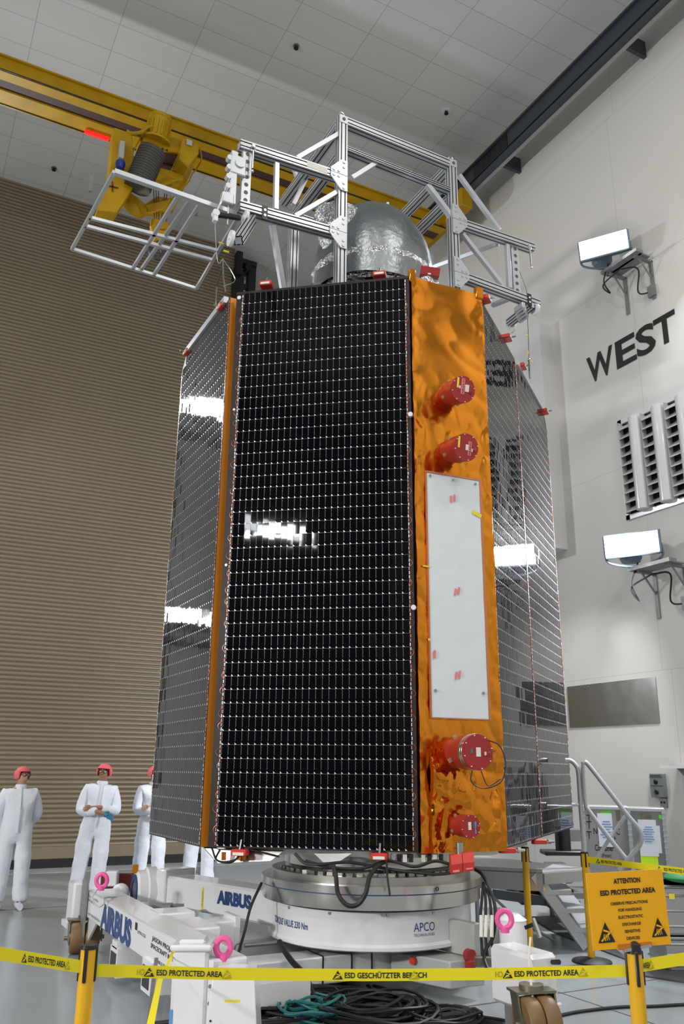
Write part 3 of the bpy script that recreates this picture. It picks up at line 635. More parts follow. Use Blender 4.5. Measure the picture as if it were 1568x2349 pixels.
# crinkled silver bag wrapping the dome rim and base
def crinkle(name, pts_rings, mat, parent, amp=.03, fr=9, seed=0):
    b = MB(); n = len(pts_rings[0]); vs = []
    for j, r in enumerate(pts_rings):
        for i, p in enumerate(r):
            dd, _ = noise.voronoi(p*fr+V((seed, 0, 0))); k = amp*min(dd[1]-dd[0], .5)+amp*.8*noise.noise(p*fr*.6)
            d = V((p.x-dc.x, p.y-dc.y, 0)); d = d.normalized() if d.length > 0 else V((1, 0, 0)); vs.append(p+d*k)
    b.add(vs, [(j*n+i, j*n+(i+1) % n, (j+1)*n+(i+1) % n, (j+1)*n+i) for j in range(len(pts_rings)-1) for i in range(n)], 0, True); return b.build(name, mat, parent)
rings = []
for j in range(14):
    f = j/13; rings.append([dc+V((math.cos(2*math.pi*i/110)*(.70+.02*math.sin(3*math.pi*f)-.10*f), math.sin(2*math.pi*i/110)*(.62-.06*f), .0-.34*f)) for i in range(110)])
crinkle('foil_skirt', rings, m_sfoil, sat, .045, 10)
# back side bag to the left: a slanted crinkled cone
rings = []
lc = dc+V((-.42, .25, 0))
for j in range(18):
    f = j/17; R_ = .28-.08*f; cz = .60-.95*f
    rings.append([dc+V((-.52+.14*f+math.cos(2*math.pi*i/60)*R_*.95, -.08+math.sin(2*math.pi*i/60)*R_*1.0, cz)) for i in range(60)])
crinkle('foil_bag', rings, m_sfoil, sat, .05, 9, 4)
b = MB(); sp_ = pyy(889, 497, 8.3); b.cyl(sp_-V((0, 0, .4)), sp_+V((0, 0, .05)), .05, n=12); b.cyl(sp_+V((0, 0, .05)), sp_+V((0, 0, .12)), .05, .018, n=12); b.cyl(sp_+V((0, 0, .12)), sp_+V((0, 0, .22)), .02, n=10); b.build('horn_probe', m_white, sat)
b = MB(); sp_ = pd(975, 665, 7.3); b.cyl(sp_-V((0, 0, .3)), sp_+V((0.02, 0, .12)), .05, .07, n=10); b.cyl(sp_-V((-.08, 0, .3)), sp_+V((.10, 0, .1)), .05, .06, n=10); b.build('sensor_post', m_sfoil, sat)
bt = pd(985, 626, 7.3)
rt = thing('sensor_cover', bt, 'dark red rectangular sensor cover above the orange foil beside the silver dome', 'cover')
b = MB(); b.box(bt, (.19, .12, .09), X=(cR*.97-cU*.14), Y=cF, bev=.006); b.build('block', m_red, rt); b = MB(); b.box(bt-cF*.062-cR*.01+V((0, 0, -.03)), (.03, .004, .015), X=(cR*.97-cU*.14), Y=cF); b.build('tag', m_label, rt)
# ------------------------------------------------------------------ red instrument covers
def redcover(cap, rcap, L, label, tilt=0, ring=False, lab=()):
    c = ppl(cap[0], cap[1], BR+nB*L, nB); nB_ = (nB-V((0, 0, tilt))).normalized(); bs = c-nB_*L
    return _redcover(c, bs, nB_, (V((0, 0, 1))-nB_*nB_.z).normalized(), cap, rcap, L, label, ring, lab)
def _redcover(c, bs, nB, Zc_, cap, rcap, L, label, ring, lab):
    t = thing('instrument_cover', bs, label, 'cover', None)
    b = MB(); b.lathe([(rcap*.86, 0), (rcap*.86, L*.45), (rcap*.96, L*.47), (rcap*.97, L*.93), (rcap, L*.94), (rcap, L*.985), (rcap*.985, L), (0, L)], bs, nB, 40)
    b.build('can', m_red, t)
    if ring:
        b = MB(); b.lathe([(rcap*1.0, L*.78), (rcap*1.02, L*.79), (rcap*1.02, L*.86), (rcap*1.0, L*.87)], bs, nB, 40); b.lathe([(rcap*1.0, L*.89), (rcap*1.02, L*.90), (rcap*1.02, L*.93), (rcap*1.0, L*.94)], bs, nB, 40); b.build('band', m_steel, t)
    for k in range(8):
        a = 2*math.pi*(k+.3)/8; q = c+(tB*math.cos(a)+Zc_*math.sin(a))*rcap*.92; b = MB(); b.cyl(q, q+nB*.008, rcap*.035, n=6); b.build('rim_screw', m_label, t)
    for k in range(4):
        a = math.pi/2*k+.5; q = bs+nB*L*.35+(tB*math.cos(a)+Zc_*math.sin(a))*rcap*.90; b = MB(); b.box(q, (rcap*.22, rcap*.10, L*.12), X=tB*math.sin(a)-Zc_*math.cos(a), Y=nB); b.build('side_latch', m_brass, t)
    for (u, v, w_, h_, mt, nm_, a_) in lab:
        b = MB(); X = tB*math.cos(a_)+Zc_*math.sin(a_); Y = Zc_*math.cos(a_)-tB*math.sin(a_)
        q = c+tB*u*rcap+Zc_*v*rcap+nB*.002
        b.box(q, (w_*rcap, h_*rcap, .002), X=X, Y=Y)
        mm = [mt, m_ink]
        if nm_ == 'number_label': text(b, cap[2], q+nB*.0015+Y*h_*rcap*.42-X*w_*rcap*.3 if 0 else q+nB*.0015-Y*h_*rcap*.45+X*w_*rcap*.30, Y, -X, w_*rcap*.55, h_*rcap*.9, .01, 1)
        b.build(nm_, mm, t)
    b = MB(); k = c+tB*rcap*.6-Zc_*rcap*.15; b.cyl(k, k+nB*.02, .012, n=8); b.cyl(k+nB*.02, k+nB*.03+V((0, 0, .02)), .008, n=6); b.build('knob', m_red, t)
    return t
redcover((1062, 893, 'RB.03.01'), .125, .27, 'topmost round red instrument cover on the orange foil', .22, lab=((-.48, .42, .16, .75, m_lyel, 'yellow_label', 0), (-.05, .22, .28, 1.15, m_lpink, 'number_label', .0), (.30, .12, .32, .52, m_label, 'paper_label', 0), (-.3, .12, .12, .2, m_label, 'paper_label', 0)))
redcover((1069, 1026, 'RB.03.02'), .125, .29, 'second round red instrument cover, just above the white radiator', .20, lab=((-.62, .30, .15, .8, m_lyel, 'yellow_label', 0), (.28, -.05, .26, 1.0, m_lpink, 'number_label', .0), (.05, .0, .22, .4, m_label, 'paper_label', 0), (.5, -.15, .14, .22, m_label, 'paper_label', 0)))
t3 = redcover((1096, 1725, 'RB.04.03'), .138, .36, 'round red instrument cover with steel bands just below the white radiator', ring=True, lab=((.02, .0, .3, .5, m_label, 'paper_label', 0), (.48, -.08, .12, .2, m_label, 'paper_label', 0), (-.42, .06, .14, .25, m_teal, 'teal_label', 0)))
t4 = redcover((1079, 1896, 'RB.03.04'), .088, .24, 'smallest round red instrument cover low on the crumpled orange foil', lab=((-.1, .05, .3, .65, m_label, 'paper_label', 0), (.5, -.1, .16, 1.0, m_lblue, 'blue_label', 0), (.35, .1, .14, .4, m_teal, 'teal_label', 0)))
c3 = ppl(1096, 1725, BR+nB*.36, nB)
b = MB(); b.tube(spline([c3+tB*.1+V((0, 0, .09)), c3+tB*.2+V((0, 0, .05)), c3+tB*.25+V((0, 0, -.08)), c3+tB*.2+V((0, 0, -.22)), c3+tB*.04+V((0, 0, -.27)), c3-tB*.07+V((0, 0, -.22)), c3-tB*.06+V((0, 0, -.14))], 8), .005, 5)
b.tube(spline([c3+tB*.2+V((0, 0, -.2)), c3+tB*.08+V((0, 0, -.25)), c3+tB*.02+V((0, 0, -.14))], 8), .004, 5); o = b.build('sensor_cable', m_rubber); tag(o, 'thin black cable looping from the steel-banded red cover', 'cable')
# grey-red adhesive number labels on the can sides
for (x, y, s_, L_, r_) in ((1041, 1720, 'RB.04.03', .20, .138), (1062, 1893, 'RB.03.04', .14, .088)):
    pass
# ================================================================== ALUMINIUM HANDLING FRAME ON TOP
fr = thing('handling_frame', (4.25, 6.7, 6.2), 'tall silver aluminium profile handling frame standing over the satellite top', 'frame')
AL = [m_alu, m_alud]
YF, YR = 6.733, 7.95
XL, XR = 3.50, 4.96; ZTOP = 8.55
def pf(a, b, name='profile', w=.1, h=.1, up=(0, 0, 1), par=None):
    q = MB(); q.prof(a, b, w, h, up); return q.build(name, AL, par or fr)
pf((XL, YF, 6.2), (XL, YF, ZTOP), 'post'); pf((XR, YF, 6.2), (XR, YF, ZTOP-.02), 'post')
pf((XL, YR, 6.2), (XL, YR, 8.1), 'post'); pf((XR, YR, 6.2), (XR, YR, 8.1), 'post')
pf((XL+.05, YF, ZTOP-.05), (XR-.05, YF, ZTOP-.06), 'cross_beam'); pf((XL+.05, YF, 8.14), (XR-.05, YF, 8.12), 'cross_beam', .1, .05)
for x in (XL, XR):
    pf((x, YF+.05, ZTOP-.06), (x, YR+.35, ZTOP-.06), 'side_beam'); pf((x, YF+.05, 8.05), (x, YR-.05, 8.05), 'side_beam', .1, .1)
pf((XL+.05, YR, 8.05), (XR-.05, YR, 8.05), 'cross_beam')
# side arms left and right, two levels
AL1, AL2 = 2.33, 2.36
arms = [((XL-.05, YF, 7.75), (AL1, YF, 7.70)), ((XL-.05, YF, 7.04), (AL2, YF, 6.98)), ((XR+.05, YF, 7.72), (6.14, YF, 7.75)), ((XR+.05, YF, 7.02), (6.17, YF, 6.98))]
for a, b_ in arms:
    pf(a, b_, 'arm')
def strut(a, c, Y=YF-.0, w=.05, name='strut', Y2=None):
    q = MB(); q.bar(pyy(*a, Y), pyy(*c, Y2 if Y2 is not None else Y), w, w, up=(0, 1, 0)); return q.build(name, m_alu, fr, .003)
strut((680, 364), (786, 302)); strut((806, 409), (862, 374)); strut((676, 497), (784, 434)); strut((634, 375), (632, 482), name='upright')
strut((1052, 402), (1144, 528)); strut((1060, 537), (1152, 656)); strut((1162, 562), (1168, 662), name='upright'); strut((979, 424), (1036, 500), w=.06)
strut((624, 516), (650, 668), Y=YF+.05, Y2=YF+.3, w=.055); strut((690, 430), (668, 372), Y=YR, w=.045)
strut((986, 615), (1140, 560), Y=YR+.1, Y2=YF+.1); strut((672, 470), (700, 412), Y=YR-.2, w=.05); strut((1130, 700), (1180, 680), Y=YF+.6, Y2=YF+.1, w=.05)
# gussets
def gusset(cx_, cz_, sgn, flip):
    q = MB(); y = YF-.055; s_ = sgn; f = flip
    pts = [(-.045, .0), (-.045, .19), (.03, .19), (.155, .05), (.155, 0)]
    P = [V((cx_+s_*x, y, cz_+f*(z))) for x, z in pts]; q.prism(P, (0, -.012, 0))
    for x, z in ((0, .16), (0, .10), (.06, .03), (.12, .03)): q.cyl((cx_+s_*x, y-.012, cz_+f*z), (cx_+s_*x, y-.02, cz_+f*z), .016, n=10)
    return q.build('gusset_plate', m_alu, fr)
for cx_, z_, s_ in ((XL, 7.75, -1), (XL, 7.04, -1), (XR, 7.72, 1), (XR, 7.02, 1)):
    gusset(cx_, z_+.003, s_, 1); gusset(cx_, z_-.003, s_, -1)
for x in (XL, XR):
    q = MB(); q.box((x, YF-.053, ZTOP-.055), (.095, .006, .1)); q.cyl((x, YF-.062, ZTOP-.055), (x, YF-.055, ZTOP-.055), .02, n=12, mi=1); q.build('corner_plate', AL, fr)
    q = MB(); q.tube([V((x+.03*math.cos(k*math.pi/6), YF, ZTOP+.045+.03*math.sin(k*math.pi/6))) for k in range(12)], .007, 6, closed=True); q.cyl((x, YF, ZTOP), (x, YF, ZTOP+.02), .02, n=10); q.build('eye_bolt', m_steel, fr)
# rear edge plate and data plate
q = MB(); q.box((3.19, YF-.052, 7.74), (.24, .004, .07)); q.build('data_plate', m_label, fr)
# perforated end brackets, pulley booms, actuators
def perf(c, w_, h_, name, n_):
    q = MB(); q.box(c, (w_, .05, h_), bev=.004); 
    for k in range(n_): z = c[2]-h_/2+h_*(k+.5)/n_; q.cyl((c[0], c[1]-.028, z), (c[0], c[1]-.026, z), .022, n=12, mi=1)
    return q.build(name, AL, fr)
perf((2.42, YF, 7.34), .10, .64, 'perforated_upright', 7); perf((5.86, YF+.02, 7.37), .10, .66, 'perforated_upright', 7)
q = MB(); q.box((2.27, YF-.04, 7.25), (.07, .07, .62), bev=.006); q.box((2.31, YF-.06, 7.40), (.16, .05, .22), bev=.01)
for k in range(5): q.cyl((2.22, YF-.08, 7.02+k*.11), (2.22, YF-.02, 7.02+k*.11), .03, n=10)
q.cyl((2.32, YF-.1, 7.42), (2.32, YF-.06, 7.42), .05, n=14); q.box((2.22, YF-.05, 6.98), (.12, .08, .12), bev=.01); q.cyl((2.24, YF-.05, 6.7), (2.24, YF-.05, 6.95), .008, n=6); q.build('winch_assembly', m_alu, fr)
q = MB(); a = pyy(548, 500, YF); q.cyl(a, pyy(496, 492, YF-.1), .028, n=12); q.build('actuator_rod', m_black, fr)
q = MB(); a = pyy(494, 490, YF-.12); q.cyl(a-V((0, .03, 0)), a+V((0, .03, 0)), .035, n=14); q.box(a+V((0, 0, -.05)), (.04, .05, .08)); q.build('guide_pulley', m_white, fr)
def boom(a, c, n_):
    pf(a, c, 'pulley_boom', .085, .085)
    for p in (a, c):
        q = MB(); p = V(p); q.cyl(p+V((-.055, 0, 0)), p+V((-.085, 0, 0)), .075, n=24); q.cyl(p+V((-.085, 0, 0)), p+V((-.095, 0, 0)), .02, n=10); q.build('pulley', m_white, fr)
A1, A2 = V((2.66, YF-.02, 6.88)), V((2.58, YF-.52, 6.86))
A1, A2 = pyy(578, 503, YF-.02), pyy(546, 552, YF-.42)
boom(A1, A2, 0)
A1, A2 = pyy(1220, 700, YF-.05), pyy(1166, 742, YF+.42)
pf(A1, A2, 'pulley_boom', .085, .085)
for p in (A1, A2):
    q = MB(); q.cyl(p+V((.05, .02, -.03)), p+V((.08, .02, -.03)), .07, n=20); q.build('pulley', m_white, fr)
for x in (2.62, 5.99):
    q = MB(); q.box((x, YF-.056, 6.97), (.055, .01, .16)); q.cyl((x, YF-.064, 7.0), (x, YF-.06, 7.0), .014, n=8, mi=1); q.cyl((x, YF-.064, 6.94), (x, YF-.06, 6.94), .014, n=8, mi=1); q.build('clamp_plate', [m_black, m_silv], fr)
for x, z in ((2.46, 7.70), (6.03, 7.72)):
    q = MB(); q.cyl((x, YF-.08, z), (x, YF-.05, z), .018, n=8); q.cyl((x, YF-.075, z-.06), (x, YF-.075, z-.28), .010, n=6)
    q.tube([V((x+.02*math.cos(k*math.pi/5), YF-.075, z-.04+.03*math.sin(k*math.pi/5))) for k in range(10)], .005, 5, closed=True); q.sph((x, YF-.075, z-.31), .018, 8, 6); q.build('turnbuckle', m_steel, fr)
q = MB()
for k in range(4): q.box((5.88+.06*k, YF-.0+.05*k, 6.86), (.05, .16, .08), bev=.01)
q.build('adjuster_block', m_alu, fr)
q = MB(); q.box((XR-1.5+1.0, 0, 0), (.01, .01, .01)) if 0 else None
# hanging lines from the frame to the wings
def line(name, pts, r, mt, lab, cat='cable', grp=None):
    q = MB(); q.tube(pts, r, 5); o = q.build(name, mt); return tag(o, lab, cat, grp)
g0 = pyy(492, 500, YF-.12); wl = V((2.42, 7.30, 6.24))
hl = thing('hanging_line', g0, 'thin wire with yellow tags hanging left of the satellite to the left wing', 'line')
q = MB(); q.tube(spline([g0, g0.lerp(wl, .5)+V((0, 0, 0)), wl+V((0, 0, .5))], 4), .0045, 5); q.tube([g0+V((0, 0, .02)), V((2.30, YF-.06, 7.5))], .003, 4); q.tube([g0+V((0, 0, .02)), V((2.28, YF-.06, 7.3))], .003, 4); q.build('wire', m_silv, hl)
q = MB()
for e, f in ((-.05, 0), (.05, .1)): q.tube([wl+V((0, 0, .5-f)), wl+V((0, e*2+.05, .25)), wl+V((0, e*3, .02))], .008, 5)
q.tube(spline([wl+V((0, 0, .5)), wl+V((.10, 0, .38)), wl+V((.14, 0, .28)), wl+V((.02, 0, .18))], 6), .004, 4); q.build('turnbuckle', m_steel, hl)
q = MB(); q.box(wl+V((-.03, 0, .68)), (.05, .01, .015)); q.box(wl+V((.03, 0, .60)), (.06, .01, .018)); q.build('tag', m_lyel, hl)
g1 = pyy(1207, 665, YF+.1); wr_ = V((6.55, 7.42, 6.2)); wr_ = pd(1215, 872, 9.75)
hl = thing('hanging_line', g1, 'thin wire with yellow tags hanging right of the satellite to the right wing', 'line')
q = MB(); q.tube([g1, wr_+V((0, 0, .1))], .0035, 5); q.tube([V((5.86, YF, 7.5)), g1], .0025, 4); q.build('wire', m_rope, hl)
q = MB(); q.tube([wr_+V((0, 0, .28)), wr_+V((.0, 0, .02))], .012, 6); q.sph(wr_+V((0, 0, .28)), .022, 8, 6); q.build('turnbuckle', m_steel, hl)
q = MB(); q.box(wr_+V((.03, 0, .27)), (.06, .01, .012)); q.box(wr_+V((.0, 0, .38)), (.02, .01, .05)); q.box(wr_+V((0, 0, .62)), (.05, .01, .012)); q.build('tag', m_lyel, hl)
# edge bars on the two wings
q = MB(); q.bar((2.44, 7.18, 6.20), (2.44, 8.42, 6.20), .05, .07); o = q.build('edge_bar', m_alu); tag(o, 'silver bar clamped along the top edge of the left solar wing', 'bar')
p0 = RC2+tC*.08; q = MB(); q.bar(V((p0.x, p0.y, 6.14)), V((p0.x, p0.y, 6.14))+tC*1.5, .04, .06); o = q.build('edge_bar', m_alu); tag(o, 'silver bar clamped along the top edge of the right solar wing', 'bar')
# red edge clamps
clab = [(pyy(612, 656, 6.86), tA, 'red edge clamp on the top edge of the front panel, left one of two', 0), (pyy(871, 634, 6.24), tA, 'red edge clamp on the top edge of the front panel, right one of two', 0),
        (V((2.43, 7.30, 6.18)), tD, 'red edge clamp on the left wing bar, beside the hanging wire', 1), (V((2.43, 8.42, 6.18)), tD, 'red edge clamp on the left wing, at its outer top corner', 1),
        (RC+tC*.07+V((0, 0, 5.12)), tC, 'red edge clamp on the right panel top, just behind the foil corner tab', 1), (RC+tC*.95+V((0, 0, 5.13)), tC, 'red edge clamp on the right panel top, left of the brown seam', 1),
        (RC2+tC*.25+V((0, 0, 5.11)), tC, 'red edge clamp on the right wing bar at the hanging wire', 1), (RC2+tC*1.50+V((0, 0, 5.05)), tC, 'red edge clamp on the right wing at its outer top corner', 1),
        (BL+tA*.28+V((0, 0, -.03)), tA, 'red edge clamp under the bottom edge of the front panel, left one of two', 0), (BR-tA*.30+V((0, 0, -.03)), tA, 'red edge clamp under the bottom edge of the front panel, right one of two', 0)]
proto = None
for p, t_, lab, kind in clab:
    r = thing('edge_clamp', (0, 0, 0), lab, 'clamp')
    n_ = V((t_.y, -t_.x, 0))
    q = MB(); q.box((0, 0, 0), (.13, .10, .05), bev=.008); q.build('body', m_redb, r)
    q = MB(); q.box((0, -.052, -.008), (.09, .004, .022)); q.build('face_label', m_label, r)
    q = MB(); q.cyl((0, -.10 if kind else -.02, .0 if kind else .02), (0, .02 if not kind else .12, .09 if not kind else .0), .010, n=8); q.build('screw', m_steelb, r)
    q = MB(); q.cyl((-.045, -.03, .026), (-.045, -.03, .03), .008, n=8); q.cyl((.045, -.03, .026), (.045, -.03, .03), .008, n=8); q.build('bolt', m_black, r)
    r.location = p+n_*.02; r.rotation_euler = (0, 0, math.atan2(t_.y, t_.x) if t_ is not tD else -math.pi/2)
for (x, y, D_, lab) in ((1163, 1951, 7.5, 'red clamp bar with silver pin under the right panel, beside the foil corner'), (1236, 1931, 8.6, 'red clamp bar with silver pin under the right panel near the brown seam')):
    p = pd(x, y, D_); r = thing('clamp_bar', p, lab, 'clamp'); X_ = az(100)
    q = MB(); q.box(p, (.14, .06, .04), X=X_, bev=.006); q.build('body', m_redb, r); q = MB(); q.cyl(p+X_*.07, p+X_*.16, .012, n=8); q.cyl(p+X_*.09, p+X_*.12, .022, n=8); q.build('pin', m_steel, r)
p = pd(1058, 1978, 6.95); rbx = thing('red_box_cover', p, 'angular red box cover hanging under the bottom edge of the orange foil', 'cover')
q = MB(); X_ = (cR*.98+V((0, 0, .12))).normalized(); Yx = V((X_.y, -X_.x, 0)).normalized()
for s_ in (-1, 1):
    c = p+X_*s_*.045; pts = [(-.05, .065), (.05, .065), (.075, -.0), (.05, -.065), (-.05, -.065)]
    P = [c-X_*.044+Yx*x+V((0, 0, z)) for x, z in pts]; q.prism(P, X_*.086)
q.build('cover', m_redb, rbx); q = MB(); q.box(p+Yx*.058+X_*.05+V((0, 0, -.04)), (.05, .004, .02), X=X_); q.box(p+Yx*.058-X_*.05+V((0, 0, -.05)), (.05, .004, .015), X=X_); q.build('label', m_lpink, rbx)
q = MB(); q.cyl(p+V((0, .02, .06)), p+V((0, .02, .14)), .03, n=10); q.build('neck', m_steelb, rbx)
# light aluminium grid frame to the left, at arm height
gf = thing('grid_frame', pz(262, 392, 7.0), 'light aluminium rectangular grid frame hanging left of the satellite under the crane hoist', 'frame')
c0, c1, c2, c3_ = pz(262, 394, 7.0), pz(548, 494, 7.0), pz(450, 662, 7.0), pz(165, 571, 7.0)
def gl(a, c, w_=.035, nm='member'): q = MB(); q.bar(a, c, w_, w_); q.build(nm, m_alu, gf, .002)
gl(c0, c1, .05); gl(c1, c2); gl(c2, c3_); gl(c3_, c0)
def lerp(a, c, t_): return a.lerp(c, t_)
gl(lerp(c0, c3_, .56), lerp(c1, c2, .45), nm='slat'); gl(lerp(c0, c3_, .67), lerp(c1, c2, .58), nm='slat')
gl(lerp(c0, c1, .50), lerp(c3_, c2, .47), nm='cross_member'); gl(lerp(c0, c1, .61)+V((0, 0, .03)), lerp(c3_, c2, .54)+V((0, 0, .03)), nm='cross_member'); gl(lerp(c0, c1, .68), lerp(c3_, c2, .64), nm='cross_member')
# ================================================================== ADAPTER RING / STAND
DC = pd(850, 2050, 8.0); DC = V((DC.x, DC.y, 0)); d0 = DC.length
ad = thing('adapter_stand', (DC.x, DC.y, .3), 'round white and steel adapter stand carrying the satellite, marked with torque value', 'stand')
def zd(x, y, D_): return pd(x, y, D_).z
half = lambda xl, xr: (pd(xr, 2050, 1).xy.angle(pd(xl, 2050, 1).xy))/2
def rad_of(xl, xr): return d0*math.sin(abs(half(xl, xr)))
rW = rad_of(624, 1079); rP = rad_of(603, 1109); rT = rad_of(628, 1086); rU = rad_of(664, 1062)
def zf(y, r): return zd(850, y, d0-r)
z_wb, z_wt = zf(2186, rW), zf(2094, rW)
z_p0, z_p1, z_p2 = zf(2090, rP*.985), zf(2055, rP), zf(2035, rP)
q = MB(); q.lathe([(rW-.05, z_wb+.0), (rW+.0, z_wb+.0), (rW+.022, z_wb+.012), (rW+.022, z_wb+.035), (rW, z_wb+.055), (rW, z_wt), (rW-.05, z_wt)], DC, n=96); q.build('white_drum', m_white, ad)
q = MB(); q.lathe([(0, z_p0), (rP-.012, z_p0), (rP-.012, z_p1-.004), (rP-.02, z_p1-.002), (rP-.02, z_p1+.004), (rP, z_p1+.006), (rP, z_p2), (0, z_p2)], DC, n=96); q.build('base_plate', m_steel, ad)
q = MB(); q.lathe([(rP-.014, z_p1-.004), (rP-.006, z_p1-.003), (rP-.006, z_p1+.005), (rP-.014, z_p1+.006)], DC, n=96); q.build('seal_line', m_navy, ad)
q = MB(); zt0 = z_p2; zt1 = zt0+.055; q.lathe([(rT, zt0), (rT, zt1), (rU, zt1+.002)], DC, n=96); q.build('flange', m_steelb, ad)
q = MB(); zU1 = 1.0; q.lathe([(rU, zt1), (rU-.0, zt1+.02), (rU-.03, zt1+.03), (rU-.03, zU1-.12), (rU+.005, zU1-.1), (rU+.005, zU1)], DC, n=96); q.build('upper_cylinder', m_steel, ad)
for k in range(60):
    a = 2*math.pi*k/60; d_ = V((math.cos(a), math.sin(a), 0))
    if d_.y > .25: continue
    q = MB(); q.box(DC+d_*(rU+.035)+V((0, 0, zt1+.012)), (.05, .035, .022), X=(-d_.y, d_.x, 0)); q.build('clamp_bolt', m_steelb if k % 3 else m_label, ad)
for xx in (664, 756, 877, 888, 993):
    a = pd(xx, 2080, 1); a.z = 0; a.normalize(); hit = None
    bq = a.dot(DC); disc = bq*bq-(DC.length**2-(rW)**2); hit = a*(bq-math.sqrt(disc))
    q = MB(); q.box(V((hit.x, hit.y, z_wt-.015)), (.02, .02, .02)); q.build('set_screw', m_steelb, ad)
def oncyl(r, zb_, a0, mir=1):
    def fn(u, v, l=0): an = a0+u/r; return V((DC.x+(r+.0015+l)*math.cos(an), DC.y+(r+.0015+l)*math.sin(an), zb_+v))
    return fn
def ang_at(x, r, y=2110):
    a = pd(x, y, 1); a.z = 0; a.normalize(); bq = a.dot(DC); disc = bq*bq-(DC.length**2-r**2); h_ = a*(bq-math.sqrt(disc)); an = math.atan2(h_.y-DC.y, h_.x-DC.x); return an-2*math.pi if an > 1 else an
a0 = ang_at(630, rW); a1 = ang_at(706, rW)
q = MB(); zt_ = zd(706, 2136, d0-rW*.85); text(q, 'TORQUE VALUE 230 Nm', (0, 0, 0), (1, 0, 0), (0, 0, 1), .05, (a1-a0)*rW, .012, fn=oncyl(rW, zt_, a0)); 
a0 = ang_at(948, rW); a1 = ang_at(996, rW); zz = zd(970, 2140, d0-rW*.95)
text(q, 'APCO', (0, 0, 0), (1, 0, 0), (0, 0, 1), .065, (a1-a0)*rW, .0, fn=oncyl(rW, zz, a0)); text(q, 'TECHNOLOGIES', (0, 0, 0), (1, 0, 0), (0, 0, 1), .02, (a1-a0)*rW, .0, fn=oncyl(rW, zz-.035, a0)); q.build('lettering', m_navy, ad)
q = MB(); a0 = ang_at(868, rU); a1 = ang_at(925, rU); zz = zf(2008, rU)
text(q, 'APCO', (0, 0, 0), (1, 0, 0), (0, 0, 1), .07, (a1-a0)*rU, .0, fn=oncyl(rU-.02, zz, a0)); text(q, 'TECHNOLOGIES', (0, 0, 0), (1, 0, 0), (0, 0, 1), .018, (a1-a0)*rU, .0, fn=oncyl(rU-.02, zz-.03, a0))
a0 = ang_at(776, rU); a1 = ang_at(844, rU); text(q, 'JASON PROJECT / SENTINEL 6', (0, 0, 0), (1, 0, 0), (0, 0, 1), .02, (a1-a0)*rU, .006, fn=oncyl(rU-.02, zz+.0, a0)); text(q, 'GRA', (0, 0, 0), (1, 0, 0), (0, 0, 1), .018, .05, .006, fn=oncyl(rU-.02, zz-.03, ang_at(800, rU))); q.build('engraving', m_ink, ad)
q = MB(); a0 = ang_at(996, rP); text(q, ':0', (0, 0, 0), (1, 0, 0), (0, 0, 1), .03, .05, .006, fn=oncyl(rP, z_p1+.022, a0)); q.build('marking', m_ink, ad)
# supports below the drum down to the floor
q = MB(); q.lathe([(0, 0), (rW*.55, 0), (rW*.55, .04), (rW*.45, .06), (rW*.45, z_wb+.05)], DC, n=40); q.build('pedestal', m_alucase2, ad)
# quilted protective sheet and under-panel fittings
q = MB(); A_, B_, C_ = pd(720, 1958, 7.15), pd(806, 1958, 7.05), pd(755, 1991, 7.05)
vs = []; 
q.add([A_, B_, C_, (A_+B_)/2+V((.1, .25, 0))], [(0, 2, 1), (0, 3, 2), (3, 1, 2)]); o = q.build('protective_sheet', m_clear); tag(o, 'pointed clear bubble wrap sheet hanging under the front panel bottom edge', 'sheet')
hs = thing('harness_panel', pd(560, 1965, 7.6), 'grey under-panel corner bracket box with amber tapes below the left end of the front panel', 'bracket')
q = MB(); P = [pd(x, y, D_) for x, y, D_ in ((470, 1946, 7.5), (500, 1980, 7.45), (620, 1975, 7.3), (650, 1952, 7.3))]; q.prism(P, (.12, .5, 0)); q.build('box', m_steelb, hs)
for xx in (513, 548, 560, 596):
    q = MB(); p = pd(xx, 1964, 7.36); q.box(p, (.035, .01, .06), X=tA); q.build('amber_tape', m_kap, hs)
q = MB(); q.tube(spline([pd(x, y, 7.3) for x, y in ((486, 1946), (500, 1975), (540, 1972), (560, 1948), (600, 1955), (640, 1965))], 6), .008, 5); q.tube(spline([pd(x, y, 7.32) for x, y in ((505, 1948), (496, 1972), (530, 1978), (555, 1955))], 6), .008, 5); q.build('cable', m_rubber, hs)
for x0_, x1_, y_, lab in ((900, 945, 1968, 'row of small black and beige connectors under the front panel right end'), (972, 1010, 1968, 'small grey connector bracket under the orange foil')):
    a = pd((x0_+x1_)/2, y_, 7.1); q = MB()
    for k in range(4): q.box(a+tA*(k-1.5)*.045, (.032, .05, .055), X=tA, mi=k % 2)
    o = q.build('connector_block', [m_label, m_black]); tag(o, lab, 'connector')
# cables wound round the adapter
def cab(pts, r, lab, mt=m_rubber, nm='cable', grp=None):
    q = MB(); q.tube(spline([pd(*p) for p in pts], 8), r, 8); o = q.build(nm, mt); tag(o, lab, 'cable', grp); return o
D1 = 7.0
cab([(764, 1985, 7.0), (770, 2010, 6.95), (775, 2050, 6.93), (795, 2076, 6.9), (820, 2075, 6.9), (838, 2050, 6.9), (848, 2010, 6.95), (868, 1985, 7.0), (890, 1972, 7.05)], .017, 'thick black cable looping down in front of the adapter ring')
cab([(676, 1958, 7.15), (700, 1980, 7.1), (740, 1982, 7.05), (800, 1978, 7.05), (870, 1990, 7.05), (940, 2000, 7.0), (1010, 2005, 6.98), (1060, 1995, 7.0)], .012, 'black cable draped along the upper adapter ring, lower one')
cab([(700, 1975, 7.1), (760, 1990, 7.05), (830, 1992, 7.05), (890, 1975, 7.05), (950, 1988, 7.0), (1000, 1975, 7.0), (1050, 1990, 7.0)], .012, 'black cable draped along the upper adapter ring, upper one')
